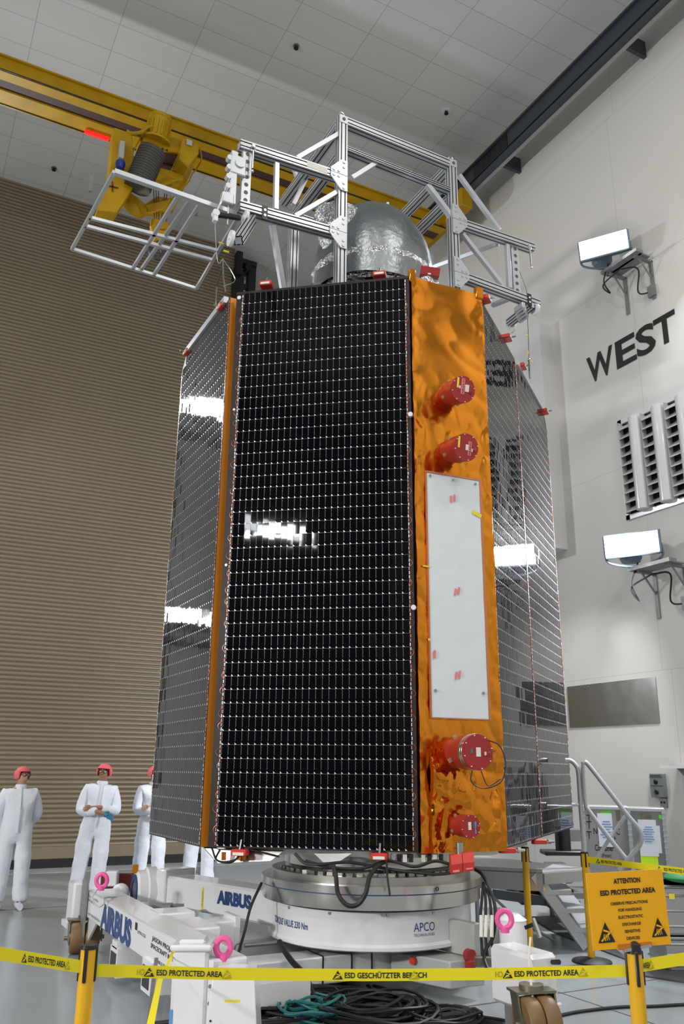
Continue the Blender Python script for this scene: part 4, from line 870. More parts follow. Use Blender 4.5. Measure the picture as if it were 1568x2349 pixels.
cab([(886, 1975, 7.0), (888, 2010, 6.98), (894, 2055, 6.9)], .008, 'thin black cable hanging straight down over the adapter ring')
cab([(1085, 1992, 7.3), (1108, 2010, 7.2), (1130, 2060, 7.1), (1136, 2100, 7.05), (1130, 2150, 7.0), (1110, 2200, 6.9), (1160, 2300, 6.5), (1185, 2349, 6.3)], .013, 'black cable hanging at the right of the adapter down to the floor')
for i, (xa, xb, lab) in enumerate(((1105, 1100, 'first'), (1113, 1110, 'second'), (1122, 1124, 'third'))):
    cab([(1108, 2025, 7.2), (xa, 2060, 7.1), (xa-4+i*4, 2110, 7.05), (xb+4, 2165, 7.0), (xb+6+i*3, 2200, 6.95)], .011, 'black cable with white sleeve hanging right of the adapter, %s of three' % lab)
    q = MB(); q.cyl(pd(xa-2+i*4, 2100, 7.03), pd(xb+3, 2150, 6.98), .014, n=8); o = q.build('cable_sleeve', m_label); tag(o, 'white heat-shrink sleeve on the %s hanging cable right of the adapter' % lab, 'sleeve')
q = MB(); q.box(pd(1110, 2205, 6.95), (.14, .05, .07), X=cR, bev=.01); o = q.build('cable_connector', m_caster); tag(o, 'brownish metal cable connector hanging right of the adapter above the tape', 'connector')
cab([(600, 2025, 7.6), (575, 2080, 7.5), (560, 2140, 7.4), (545, 2190, 7.2), (540, 2205, 7.1)], .012, 'black cable running from the ring across the tilt arm lettering')
cab([(640, 2160, 7.2), (665, 2200, 7.0), (700, 2240, 6.8), (720, 2290, 6.6)], .022, 'thick black cable bundle dropping from the drum to the floor coils')
# ================================================================== TRANSPORT TROLLEY
tr = thing('transport_trolley', (2.05, 7.0, 0), 'white steel transport trolley with blue lettering and casters standing under the satellite', 'trolley')
XF = 1.94
def zx(x, y, X=XF): return pxx(x, y, X).z
zt_b, zb_b = .555, .315; yN, yFar = 5.35, 8.75
q = MB(); q.abox((XF, yN, zb_b), (XF+.26, yFar, zt_b), bev=.012); lb = q.build('side_beam', m_white, tr)
q = MB()
pa, pb = pxx(232, 2095, XF-.002), pxx(300, 2149, XF-.002)
text(q, 'AIRBUS', (XF-.003, pa.y, .335), (0, -1, 0), (0, 0, 1), .185, pa.y-pb.y, .04); q.build('lettering', m_navy, lb)
q = MB()
pa = pxx(350, 2140, XF); pb = pxx(404, 2170, XF)
text(q, 'JASON PROJECT / SENTINEL 6', (XF-.003, pa.y, .475), (0, -1, 0), (0, 0, 1), .030, 1.05, .008); text(q, 'SPACECRAFT INTEGRATION TROLLEY', (XF-.003, pa.y+.02, .425), (0, -1, 0), (0, 0, 1), .030, 1.15, .008)
text(q, 'AIRBUS DEFENCE & SPACE', (XF-.003, pa.y-.12, .355), (0, -1, 0), (0, 0, 1), .022, .6, .004)
text(q, 'LIFTING COG', (XF-.003, pxx(318, 2110, XF).y, .46), (0, -1, 0), (0, 0, 1), .022, .22, .004); text(q, 'No. 1 Sling 4150m', (XF-.003, pxx(204, 2052, XF).y, .50), (0, -1, 0), (0, 0, 1), .022, .4, .0); text(q, 'SWL 400 kg', (XF-.003, pxx(204, 2052, XF).y, .465), (0, -1, 0), (0, 0, 1), .022, .25, .0); text(q, 'Lot.W. 4600x1550x3170mm', (XF-.003, pxx(203, 2085, XF).y, .355), (0, -1, 0), (0, 0, 1), .022, .5, .0)
q.box((XF-.004, pxx(315, 2098, XF).y, .50), (.002, .05, .05)); q.build('small_lettering', m_ink, lb)
# far end plate, block and gusset
q = MB(); q.abox((XF-.03, yFar-.06, .05), (XF-.012, yFar+.14, .63)); q.build('end_plate', m_galv, tr)
q = MB(); q.abox((XF-.10, yFar+.16, .24), (XF+.02, yFar+.42, .60), bev=.02); q.abox((XF-.13, yFar+.18, .20), (XF+.0, yFar+.45, .25)); q.prism([(XF+.02, yFar, .31), (XF+.02, yFar-.35, .31), (XF+.02, yFar, .08)], (.02, 0, 0)); q.build('end_block', m_white, tr)
def caster(loc, r_, w_, lab_par, yaw, fork=True):
    c = V(loc); A = az(yaw+90); Fw = az(yaw)
    for s_ in (-1, 1):
        q = MB(); q.lathe([(r_*.45, -w_/2), (r_*.90, -w_/2), (r_*.98, -w_*.38), (r_, -w_*.1), (r_, w_*.1), (r_*.98, w_*.38), (r_*.90, w_/2), (r_*.45, w_/2)], c+A*s_*(w_*.53)+V((0, 0, r_)), A, 36); q.build('wheel', m_wheel, lab_par)
        q = MB(); q.cyl(c+A*s_*(w_*.2)+V((0, 0, r_)), c+A*s_*(w_*1.12)+V((0, 0, r_)), r_*.45, n=18); q.build('wheel_hub', m_caster, lab_par)
        q = MB(); P = [c+A*s_*w_*1.2+Fw*x+V((0, 0, z)) for x, z in ((-r_*.35, r_*.75), (r_*.3, r_*.75), (r_*.75, r_*2.1), (r_*.05, r_*2.1))]; q.prism(P, A*.012); q.cyl(c+A*s_*w_*1.15+V((0, 0, r_)), c+A*s_*w_*1.45+V((0, 0, r_)), r_*.14, n=10); q.build('fork_plate', m_caster, lab_par)
    q = MB(); q.box(c+Fw*r_*.4+V((0, 0, r_*2.12)), (w_*2.6, r_*1.0, .015), X=A); q.cyl(c+Fw*r_*.4+V((0, 0, r_*2.12)), c+Fw*r_*.4+V((0, 0, r_*2.35)), r_*.5, n=20); q.build('swivel_plate', m_caster, lab_par)
cp = pd(190, 2185, 9.03); caster((cp.x, cp.y, 0), .135, .125, tr, 8)
# motor and hinge of the tilt arm
A9, B8 = pd(368, 2040, 9.1), pd(640, 2080, 7.75); A9.z = B8.z = 0
q = MB(); m0 = pd(309, 2034, 9.25); m1 = pd(362, 2030, 9.3); m1.z = m0.z = .50; dm = (m1-m0).normalized()
q.lathe([(0, 0), (.16, 0), (.185, .02), (.19, .10), (.215, .11), (.215, .2), (.20, .21), (.20, (m1-m0).length-.02), (.15, (m1-m0).length), (0, (m1-m0).length)], m0, dm, 12, sm=False); q.box((m0+m1)/2+V((0, 0, -.16)), (.26, .34, .16), X=dm, bev=.01); q.build('tilt_motor', m_white, tr)
q = MB(); q.lathe([(.09, -.012), (.15, -.012), (.15, .004), (.09, .004)], m0, dm, 28, mi=0); q.lathe([(0, -.006), (.09, -.006)], m0, dm, 28, mi=1); q.build('motor_ring', [m_navy, m_caster], tr)
q = MB(); q.box(m0+V((-.01, .0, .2)), (.06, .03, .08), bev=.005); q.build('amber_sensor', m_kap, tr)
q = MB(); md = (A9+B8)/2; dd = (B8-A9); nrm = V((-dd.y, dd.x, 0)).normalized(); nrm = nrm if nrm.y > 0 else -nrm
q.box(md+nrm*.15+V((0, 0, .5225)), (dd.length, .30, .265), X=dd, Y=nrm, bev=.02); q.box(A9+nrm*.15+V((0, 0, .54))+dd.normalized()*.03, (.16, .36, .34), X=dd, Y=nrm, bev=.01); arm = q.build('tilt_arm', m_white, tr)
q = MB(); ta = ppl(497, 2075, A9-nrm*.004, nrm); tb = ppl(575, 2090, A9-nrm*.004, nrm); e_ = dd.normalized()
text(q, 'AIRBUS', V((ta.x, ta.y, .50)), e_, (0, 0, 1), .105, (tb-ta).dot(e_), .04, lift=.002); q.build('lettering', m_navy, arm)
q = MB(); c = ppl(464, 2062, A9-nrm*.003, nrm); q.box(c, (.025, .002, .20), X=e_, Y=nrm); y_ = q.build('yellow_strip', m_lyel, arm)
q = MB(); text(q, 'UP DOWN', V((c.x, c.y, c.z-.07))-nrm*.003+e_*.008, (0, 0, 1), -e_, .012, .14, .004); q.build('strip_marking', m_ink, arm)
for x_, y_, w__, h__ in ((395, 2094, .30, .12), (438, 2130, .5, .16)):
    c = pxx(x_, y_, XF+.35); q = MB(); q.box((c.x, c.y, c.z-.04), (.3, w__, h__), bev=.012); q.build('bearing_block', m_white, tr)
q = MB(); c = pd(372, 2084, 8.2); q.box(c, (.16, .12, .075), X=cR); q.box(pd(405, 2090, 8.3), (.10, .16, .10), X=cR); q.build('bracket_plate', m_galv, tr)
q = MB(); c = pd(278, 2024, 9.6); q.box(c, (.42, .02, .17), X=cR); q.build('maroon_panel', m_maroon, tr)
q = MB(); c = pd(257, 2015, 9.5); q.box(c, (.12, .1, .14), X=cR, bev=.01); q.sph(pd(276, 2048, 9.4), .09, 16, 10); q.build('white_fitting', m_white, tr)
# cross beams in the X direction
Yc = 6.95; zc = pyy(470, 2117, Yc).z
q = MB(); x0_ = XF+.2; x1_ = pyy(543, 2150, Yc).x; q.abox((x0_, Yc, max(zc-.3, .12)), (x1_, Yc+.25, zc), bev=.012); q.abox((x1_-.02, Yc-.01, .10), (x1_+.02, Yc+.27, zc+.03)); q.build('cross_beam', m_white, tr)
Yd = 7.25; q = MB(); q.abox((x1_, Yd, .06), (5.1, Yd+.25, pyy(700, 2118, Yd).z*0+.30), bev=.012); q.build('cross_beam', m_white, tr)
Ye = 6.45; ze = pyy(700, 2199, Ye).z; q = MB(); q.abox((2.1, Ye, .08), (4.75, Ye+.28, ze), bev=.01); q.build('cross_beam', m_white, tr)
q = MB()
for xx in (740, 806, 852): c = pyy(xx, 2210, Ye); q.box((c.x, Ye-.004, (ze+.08)/2), (.012, .006, ze-.08)); q.box((c.x, Ye+.14, ze+.003), (.012, .28, .005))
q.build('strap', m_black, tr)
q = MB(); q.abox((2.0, 5.9, .11), (2.9, 6.1, .26)); q.build('fork_pocket', m_white, tr)
for xx, yy in ((258, 2205), (333, 2240)):
    c = pxx(xx, yy, XF-.02); q = MB(); q.abox((c.x+.0, c.y-.14, c.z-.10), (c.x+.4, c.y+.10, c.z+.11)); q.abox((c.x, c.y-.1, c.z+.1), (c.x+.25, c.y+.06, zb_b)); q.build('leg_bracket', m_white, tr)
    q = MB(); q.abox((c.x-.004, c.y-.10, c.z-.07), (c.x+.0, c.y+.07, c.z+.07)); q.build('leg_opening', m_maroon if 0 else m_black, tr)
q = MB(); q.tube([pyy(560, 2169, Yc-.1), pyy(660, 2160, Yc-.1)], .016, 8); q.tube([pyy(545, 2180, Yc-.12)+V((.03*math.cos(k), 0, .05*math.sin(k))) for k in np.arange(0, 6.3, .6)], .008, 5); q.build('locking_pin', m_galv, tr)
# near left jack column, crank and tapered housing
jc = pd(445, 2160, 5.78); jc.z = 0
q = MB(); q.box(jc+V((0, 0, .33)), (.215, .20, .56), X=cR, bev=.02); q.box(jc+V((0, 0, .625)), (.255, .235, .035), X=cR, bev=.012); q.box(jc+V((0, 0, .65)), (.16, .15, .03), X=cR, bev=.012); col = q.build('jack_column', m_white, tr)
q = MB(); f_ = V((cF.x, cF.y, 0)).normalized(); r_ = V((cR.x, cR.y, 0)).normalized()
q.cyl(jc-f_*.102+r_*.005+V((0, 0, .50)), jc-f_*.106+r_*.005+V((0, 0, .50)), .011, n=12); q.box(jc-f_*.102-r_*.098+V((0, 0, .22)), (.018, .004, .15), X=r_); q.build('blue_marker', m_lblue, col)
q = MB(); q.box(jc-f_*.09+r_*.125+V((0, 0, .3)), (.03, .012, .52), X=r_); 
for k in range(6): q.cyl(jc-f_*.10+r_*.125+V((0, 0, .06+k*.09)), jc-f_*.108+r_*.125+V((0, 0, .06+k*.09)), .011, n=8, mi=1)
q.build('bolt_rail', [m_white, m_galv], tr)
cr_ = jc-r_*.13-f_*.05+V((0, 0, .49)); q = MB(); q.cyl(cr_+r_*.03, cr_-r_*.02, .035, n=14); q.build('crank_hub', m_white, tr)
q = MB(); q.cyl(cr_-r_*.02, cr_-r_*.15, .013, n=10); q.build('crank_shaft', m_black, tr)
q = MB(); q.box(cr_-r_*.09+V((0, 0, .0)), (.05, .04, .035), X=r_); q.bar(cr_-r_*.085+V((0, 0, .07)), cr_-r_*.11+V((0, 0, -.30)), .022, .012); q.build('crank_lever', m_galv, tr)
q = MB(); q.cyl(cr_-r_*.11+V((0, 0, -.29)), cr_+r_*.02+V((0, 0, -.275)), .017, n=10); q.build('crank_grip', m_black, tr)
hc = pd(540, 2260, 5.62); hc.z = 0
def taper(mb, c, w0, w1, d0_, d1_, z0, z1):
    P = []
    for w_, d_, z in ((w0, d0_, z0), (w1, d1_, z1)): P += [c+r_*a*w_/2+f_*b_*d_/2+V((0, 0, z)) for a, b_ in ((-1, -1), (1, -1), (1, 1), (-1, 1))]
    mb.add(P, [(3, 2, 1, 0), (4, 5, 6, 7), (0, 1, 5, 4), (1, 2, 6, 5), (2, 3, 7, 6), (3, 0, 4, 7)])
q = MB(); taper(q, hc, .32, .24, .30, .26, .10, .52); q.box(hc+V((0, 0, .085)), (.38, .34, .035), X=r_, bev=.012); q.build('caster_housing', m_white, tr, .012)
q = MB(); q.box(hc-f_*.135+r_*.0+V((0, 0, .37)), (.09, .004, .035), X=r_); q.box(hc-f_*.15-r_*.09+V((0, 0, .19)), (.035, .004, .055), X=r_); q.build('yellow_label', m_lyel, tr)
q = MB(); q.cyl(hc-f_*.14-r_*.12+V((0, 0, .28)), hc-f_*.146-r_*.12+V((0, 0, .28)), .006, n=8); q.cyl(hc-f_*.14-r_*.06+V((0, 0, .26)), hc-f_*.146-r_*.06+V((0, 0, .26)), .006, n=8); q.build('screw_hole', m_black, tr)
caster((hc.x+.02, hc.y, 0), .035, .04, tr, 40)
def eyebolt(p, r1=.045, face=None):
    q = MB(); n_ = 22; X_ = face or r_
    q.tube([p+X_*math.cos(2*math.pi*k/n_)*r1*.95+V((0, 0, math.sin(2*math.pi*k/n_)*r1*1.1+r1)) for k in range(n_)], .019, 8, closed=True); q.cyl(p+V((0, 0, -.03)), p+V((0, 0, .005)), .03, n=12); return q.build('lifting_eye', m_pink, tr)
eyebolt(pd(232, 2034, 8.35), .05); eyebolt(pd(511, 2192, 5.75), .046); eyebolt(pd(1157, 2128, 6.3), .05)
# right hand corner with caster
rc = pd(1246, 2220, 6.25); rc.z = 0
q = MB(); q.abox((rc.x-.12, rc.y-.02, .17), (rc.x+.11, rc.y+.42, .52), bev=.025); q.abox((rc.x-.13, rc.y-.03, .19), (rc.x+.12, rc.y-.0, .23), bev=.01); q.build('corner_beam', m_white, tr)
q = MB(); c = pd(1175, 2110, 6.9); q.cyl((c.x, c.y, .45), (c.x, c.y, .62), .10, n=20); q.cyl((c.x, c.y, .62), (c.x, c.y, .66), .105, .05, n=20); q.build('jack_cap', m_white, tr)
q = MB(); q.bar(pd(1222, 2107, 6.4), pd(1238, 2150, 6.35), .02, .02); q.build('lever', m_steel, tr)
q = MB(); q.bar(pd(1205, 2128, 6.45), pd(1230, 2118, 6.4), .025, .025); q.build('handle', m_black, tr); q = MB(); q.cyl(pd(1266, 2207, 6.25), pd(1282, 2207, 6.2), .016, n=10); q.build('end_pin', m_black, tr)
q = MB(); q.tube(spline([pd(1216, 2150, 6.2), pd(1213, 2200, 6.15), pd(1216, 2240, 6.12), pd(1222, 2300, 6.05), pd(1228, 2349, 5.95)], 6), .008, 6); o = q.build('ratchet_strap', m_label); tag(o, 'thin beige strap hanging over the right trolley corner and its caster', 'strap')
q = MB(); q.abox((rc.x-.16, rc.y+.06, .06), (rc.x-.14, rc.y+.22, .20)); q.build('caster_plate', m_galv, tr)
wc = pd(1232, 2349, 6.08); caster((wc.x, wc.y, 0), .155, .105, tr, 14)
for (a, c_) in (((XF+.26, 5.6), (rc.x-.1, 5.6)),):
    pass
q = MB(); q.tube(spline([pd(222, 2040, 8.3), pd(212, 2060, 8.25), pd(225, 2080, 8.2), pd(238, 2072, 8.15), pd(240, 2060, 8.2), pd(275, 2058, 8.5)], 6), .008, 5); o = q.build('tether_cord', m_shade); tag(o, 'thin grey cord tied to the far pink lifting eye, lying over the trolley beam', 'cord')
# control cabinet under the drum
cb = thing('control_cabinet', pd(1000, 2215, 7.0), 'grey control cabinet with red emergency button below the adapter drum', 'cabinet')
P = [pd(x, y, D_) for x, y, D_ in ((895, 2180, 7.45), (1033, 2263, 7.12), (1112, 2256, 7.3))]
c1_, c2_, c3q = P[0].xy, P[1].xy, P[2].xy
fa = [V((*c1_, 0)), V((*c2_, 0)), V((*c3q, 0)), V((*(c1_+(c3q-c2_)), 0))]
q = MB(); q.prism([V((p.x, p.y, .09)) for p in fa], (0, 0, .19)); q.build('case', m_cabinet, cb, .01)
q = MB(); u_ = (fa[2]-fa[1]); b0 = fa[1]+u_*.72; q.prism([V((p.x, p.y, .285)) for p in (b0, fa[2], fa[2]+V((-.1, .5, 0)), b0+V((-.1, .5, 0)))], (0, 0, .24)); q.build('upper_case', m_cabinet, cb, .008)
q = MB(); e1 = (fa[1]-fa[0]).normalized(); n1 = V((e1.y, -e1.x, 0)); c = ppl(950, 2203, fa[0], n1); q.cyl(c, c+n1*.02, .022, n=14); q.cyl(c+n1*.02, c+n1*.035, .03, .026, n=16); q.build('emergency_button', m_redb, cb)
q = MB(); e2 = (fa[2]-fa[1]).normalized(); n2 = V((e2.y, -e2.x, 0)); c = ppl(1072, 2190, fa[1], n2); q.cyl(c, c+n2*.05, .045, n=18); q.box(c+n2*.03+V((0, 0, -.09)), (.07, .06, .12), X=e2, bev=.01); q.build('red_socket', m_red, cb)
# ================================================================== BARRIER POSTS AND TAPES
def barrier_post(loc, lab, head=True):
    t = thing('barrier_post', (loc[0], loc[1], 0), lab, 'post', 'yellow barrier posts'); c = V((loc[0], loc[1], 0)); H_ = loc[2]
    q = MB(); q.cyl(c+V((0, 0, .03)), c+V((0, 0, H_-.015)), .032, n=28); q.build('pole', m_post, t)
    q = MB(); q.lathe([(0, .045), (.06, .04), (.17, .018), (.18, .008), (.18, 0), (0, 0)], c, n=40); q.build('base', m_rubber, t)
    q = MB(); q.cyl(c+V((0, 0, H_-.015)), c+V((0, 0, H_)), .035, .033, n=28)
    for k in range(4):
        a = math.radians(-118.0+90*k); d_ = V((math.cos(a), math.sin(a), 0)); q.box(c+d_*.034+V((0, 0, H_-.07)), (.008, .015, .13), X=d_, bev=.003)
    q.build('tape_head', m_black, t); return t
PL = pd(205, 2165, 3.95); PR = pd(1453, 2190, 4.08)
barrier_post((PL.x, PL.y, .965), 'yellow barrier post with black head at the front left, holding the tape')
prt = barrier_post((PR.x, PR.y, .955), 'yellow barrier post at the front right, carrying the orange sign')
b1 = pd(1203, 1942, 8.9); barrier_post((b1.x, b1.y, .965), 'yellow barrier post behind, right of the adapter beside the aluminium platform')
b2 = pz(1357, 2207, 0); barrier_post((b2.x, b2.y, .94), 'yellow barrier post behind the left edge of the orange sign, on round black base')
def belt(name, path, lab, texts, hgt=.047, step=12):
    """path: list of (px, centre py, distance); texts: (kind, body, x0, x1)"""
    xs = [p[0] for p in path]; t = thing(name, pd(*path[0]), lab, 'tape', None)
    def cen(x): return pd(x, float(np.interp(x, xs, [p[1] for p in path])), float(np.interp(x, xs, [p[2] for p in path])))
    N = max(2, int((xs[-1]-xs[0])/step)); pts = [cen(xs[0]+(xs[-1]-xs[0])*i/N) for i in range(N+1)]
    q = MB(); vs = []
    for i, p in enumerate(pts):
        d_ = (pts[min(i+1, N)]-pts[max(i-1, 0)]); n_ = V((d_.y, -d_.x, 0)).normalized()
        for s_ in (0, -.0012):
            vs += [p+V((0, 0, hgt/2))+n_*s_, p-V((0, 0, hgt/2))+n_*s_]
    q.add(vs, [(i*4, i*4+1, i*4+5, i*4+4) for i in range(N)]+[(i*4+2, i*4+6, i*4+7, i*4+3) for i in range(N)]+[(i*4, i*4+4, i*4+6, i*4+2) for i in range(N)]+[(i*4+1, i*4+3, i*4+7, i*4+5) for i in range(N)]); bd = q.build('band', m_tapey, t)
    q = MB(); g = MB()
    for kind, body, xa, xb, f in texts:
        def fn(u, v, l=0, xa=xa):
            p = cen(xa+u); p2 = cen(xa+u+4); d_ = p2-p; n_ = V((d_.y, -d_.x, 0)).normalized(); return p+V((0, 0, v-hgt/2*.48))+n_*(.002+l)
        tgt = g if f else q
        if kind == 't': text(tgt, body, (0, 0, 0), (1, 0, 0), (0, 0, 1), hgt*.46, xb-xa, .012, mirror=bool(f), fn=fn)
        else:
            hh = hgt*.72; k_ = (xb-xa)
            def fe(u, v, l=0, xa=xa, k_=k_, hh=hh): return fn((u/1.0+.5)*k_, v*hh-hgt*.12, l)
            esd(tgt, (0, 0, 0), (1, 0, 0), (0, 0, 1), 1, 0, 1, fn=fe)
    if q.v: q.build('lettering', [m_ink, m_tapey], bd)
    if g.v: g.build('faded_lettering', [m_ghost, m_tapey], bd)
    return t
EP = 'ESD PROTECTED AREA'
belt('barrier_tape', [(-60, 2178, 3.85), (187, 2218, 3.93)], 'yellow tape with black lettering left of the front left post, cut by the frame', [('e', '', 50, 62, 0), ('t', EP, 65, 150, 0), ('e', '', 150, 161, 1)])
belt('barrier_tape', [(222, 2226, 3.95), (500, 2234, 4.0), (850, 2237, 4.05), (1150, 2234, 4.08), (1438, 2227, 4.08)], 'long yellow tape with black lettering stretched between the two front posts', [('t', 'HCI', 314, 333, 1) if 0 else ('t', 'CH', 314, 332, 1), ('e', '', 330, 354, 0), ('t', EP, 359, 510, 0), ('e', '', 509, 531, 1), ('e', '', 762, 786, 0), ('t', 'ESD GESCHÜTZTER BEREICH', 790, 978, 0), ('e', '', 937, 961, 1), ('t', 'CH', 1135, 1153, 1), ('e', '', 1152, 1175, 0), ('t', EP, 1179, 1326, 0), ('e', '', 1325, 1348, 1)])
belt('barrier_tape', [(1473, 2215, 4.08), (1640, 2188, 4.2)], 'yellow tape leaving the front right post to the right frame edge', [('t', 'AREA', 1474, 1490, 0), ('e', '', 1486, 1498, 1)])
belt('barrier_tape', [(1348, 1972, 8.85), (1640, 2008, 8.2)], 'far yellow tape crossing in front of the aluminium case', [('e', '', 1366, 1376, 0), ('t', EP, 1378, 1426, 0), ('e', '', 1506, 1517, 0), ('t', EP, 1522, 1580, 0)], hgt=.055)
lt = thing('loose_tape', pd(370, 2250, 5.2), 'yellow tape running steeply down behind the front tape beside the crank', 'tape')
q = MB(); P = [pd(404, 2160, 5.95), pd(392, 2196, 5.7), pd(366, 2250, 5.3), pd(345, 2349, 4.9), pd(335, 2400, 4.7)]; w0 = V((.020, .0, .004)); vs = []
for i, p in enumerate(P): w_ = .006+.018*i/4; vs += [p-r_*w_, p+r_*w_]
q.add(vs, [(2*i, 2*i+1, 2*i+3, 2*i+2) for i in range(4)]); q.build('band', m_tapey, lt)
# ------------------------------------------------------------------ sign
sg = thing('warning_sign', pd(1440, 2180, 4.05), 'orange square sign about an electrostatic protected area above the front right post', 'sign')
TLs, TRs, BLs, BRs = pd(1350, 2004, 3.98), pd(1524, 1993, 4.16), pd(1361, 2181, 3.98), pd(1533, 2158, 4.16)
ex = (TRs-TLs); W_ = ex.length; ex.normalize(); ey = (TLs-BLs); Hs = ey.length; ey = (ey-ex*ey.dot(ex)).normalized(); en = ex.cross(ey)
q = MB(); ctr_ = BLs+ex*W_/2+ey*Hs/2; q.box(ctr_-en*.003, (W_, Hs, .006), X=ex, Y=ey); q.build('board', m_sign, sg)
q = MB()
for body, fy, hh, ww in (('ATTENTION', .845, .066, .35), ('ESD PROTECTED AREA', .70, .066, .72), ('OBSERVE PRECAUTIONS', .565, .038, .485), ('FOR HANDLING', .475, .038, .30), ('ELECTROSTATIC', .382, .038, .32), ('DISCHARGE', .288, .038, .24), ('SENSITIVE', .195, .038, .20), ('DEVICES', .105, .038, .17)):
    text(q, body, BLs+ex*W_*.515+ey*Hs*fy, ex, ey, Hs*hh, W_*ww, .028 if hh > .05 else .016, center=True, lift=.002)
esd(q, BLs+ex*W_*.175+ey*Hs*.09, ex, ey, Hs*.0+W_*.215, 0, 1, .002)
esd(q, BLs+ex*W_*.86+ey*Hs*.11, ex, ey, W_*.205, 0, 1, .002)
q.build('lettering', [m_ink, m_sign], sg)
q = MB(); q.box(BLs+ex*W_*.52+ey*.006+en*.004, (W_*.43, .022, .008), X=ex, Y=ey); q.build('amber_strip', m_kap, sg)
q = MB(); q.bar(BLs+ex*W_*.36-ey*.008+en*.008, BLs+ex*W_*.72+ey*.004+en*.008, .010, .012); q.build('clip_rail', m_steel, sg)
q = MB(); a = BLs+ex*W_*.52; a = V((PR.x, PR.y, a.z)); q.cyl(V((PR.x, PR.y, .955)), V((PR.x, PR.y, max(a.z, .99))), .008, n=10); q.lathe([(0, 0), (.033, 0), (.03, .02), (.012, .032), (0, .034)], (PR.x, PR.y, .955), n=24); q.build('stem', m_black, sg)
# ================================================================== PLATFORM, CASES AND BACKGROUND RIGHT
pl = thing('work_platform', pd(1200, 1990, 9.6), 'aluminium work platform with steps and handrails behind the posts on the right', 'platform')
zdk = .70
def pk(x, y, z): return pz(x, y, z)
D0 = [pd(1085, 1962, 9.2), pd(1243, 1984, 9.1), pd(1350, 1978, 9.6), pd(1230, 1948, 12.2)]
for p in D0: p.z = .72
q = MB(); q.prism([V(p) for p in (D0[0], D0[1], D0[2], V((D0[2].x-.3, D0[2].y+2.3, .72)), V((D0[0].x-.3, D0[0].y+2.3, .72)))], (0, 0, -.03)); q.build('deck', m_alu, pl)
q = MB(); q.bar(D0[0]-V((0, 0, .09)), D0[1]-V((0, 0, .09)), .04, .16); q.bar(D0[1]-V((0, 0, .06)), D0[2]-V((0, 0, .06)), .04, .10); q.bar(D0[0]+V((0, 0, .015)), D0[1]+V((0, 0, .015)), .05, .03); q.build('deck_edge', m_alucase, pl)
q = MB(); q.bar(V((D0[0].x+.2, D0[0].y+1.9, .80)), V((D0[2].x-.2, D0[2].y+1.9, .80)), .03, .18); q.build('toe_board', m_alu, pl)
S0, S1 = pd(1222, 1988, 9.1), pz(1343, 2172, 0.04)
S0.z = .70; off2 = V((.55, .75, 0))
q = MB(); q.bar(S0, S1, .045, .10); q.build('stringer', m_alu, pl); q = MB(); q.bar(S0+off2, S1+off2, .045, .10); q.build('stringer', m_alu, pl)
q = MB(); q.box(S0.lerp(S1, .18)+V((-.03, -.03, .0)), (.06, .004, .03), X=(S1-S0)); q.build('yellow_label', m_lyel, pl)
for f in (.27, .52, .78):
    c = S0.lerp(S1, f); q = MB(); q.prism([c+V((-.02, -.02, .03)), c+V((.24, -.12, .03)) if 0 else c+(S1-S0).normalized().cross(V((0, 0, 1)))*0+V((.22, -.1, .03)), c+off2+V((.22, -.1, .03)), c+off2+V((-.02, -.02, .03))], (0, 0, -.04)); q.build('step', m_alu, pl)
def rail(pts, r=.024, nm='handrail'):
    q = MB(); q.tube(spline(pts, 5), r, 10); return q.build(nm, m_alu, pl)
Dr = 9.7
rail([pd(x, y, Dr) for x, y in ((1296, 1744), (1308, 1745), (1320, 1756), (1326, 1775), (1331, 1850), (1340, 1965))])
rail([pd(x, y, Dr) for x, y in ((1336, 1748), (1337, 1780), (1342, 1842), (1350, 1860), (1395, 1920), (1437, 1972))])
rail([pd(x, y, Dr-.1) for x, y in ((1340, 1748), (1350, 1756), (1400, 1820), (1440, 1872), (1464, 1900), (1470, 1922), (1464, 1942), (1440, 1972), (1420, 1998))])
rail([pd(x, y, Dr+.1) for x, y in ((1434, 1872), (1400, 1920), (1368, 1970))], .02, 'brace')
rail([pd(x, y, Dr) for x, y in ((1311, 1846), (1330, 1846))], .018, 'brace')
rail([V((D0[0].x+.1, D0[0].y+.1, .0)), V((D0[0].x+.1, D0[0].y+.1, .3)), V((D0[0].x+.1, D0[0].y+.1, .6))], .022, 'leg'); rail([V((D0[0].x+.1, D0[0].y+.1, .6)), V((D0[0].x+.5, D0[0].y+.0, .25)), V((D0[0].x+.9, D0[0].y-.1, .02))], .014, 'brace')
rail([V((D0[2].x, D0[2].y, .65)), V((D0[2].x, D0[2].y, .3)), V((D0[2].x, D0[2].y, .0))], .022, 'leg')
q = MB(); q.bar(pz(1130, 2050, .30), pz(1330, 2078, .26), .03, .10); q.build('base_rail', m_alucase2, pl)
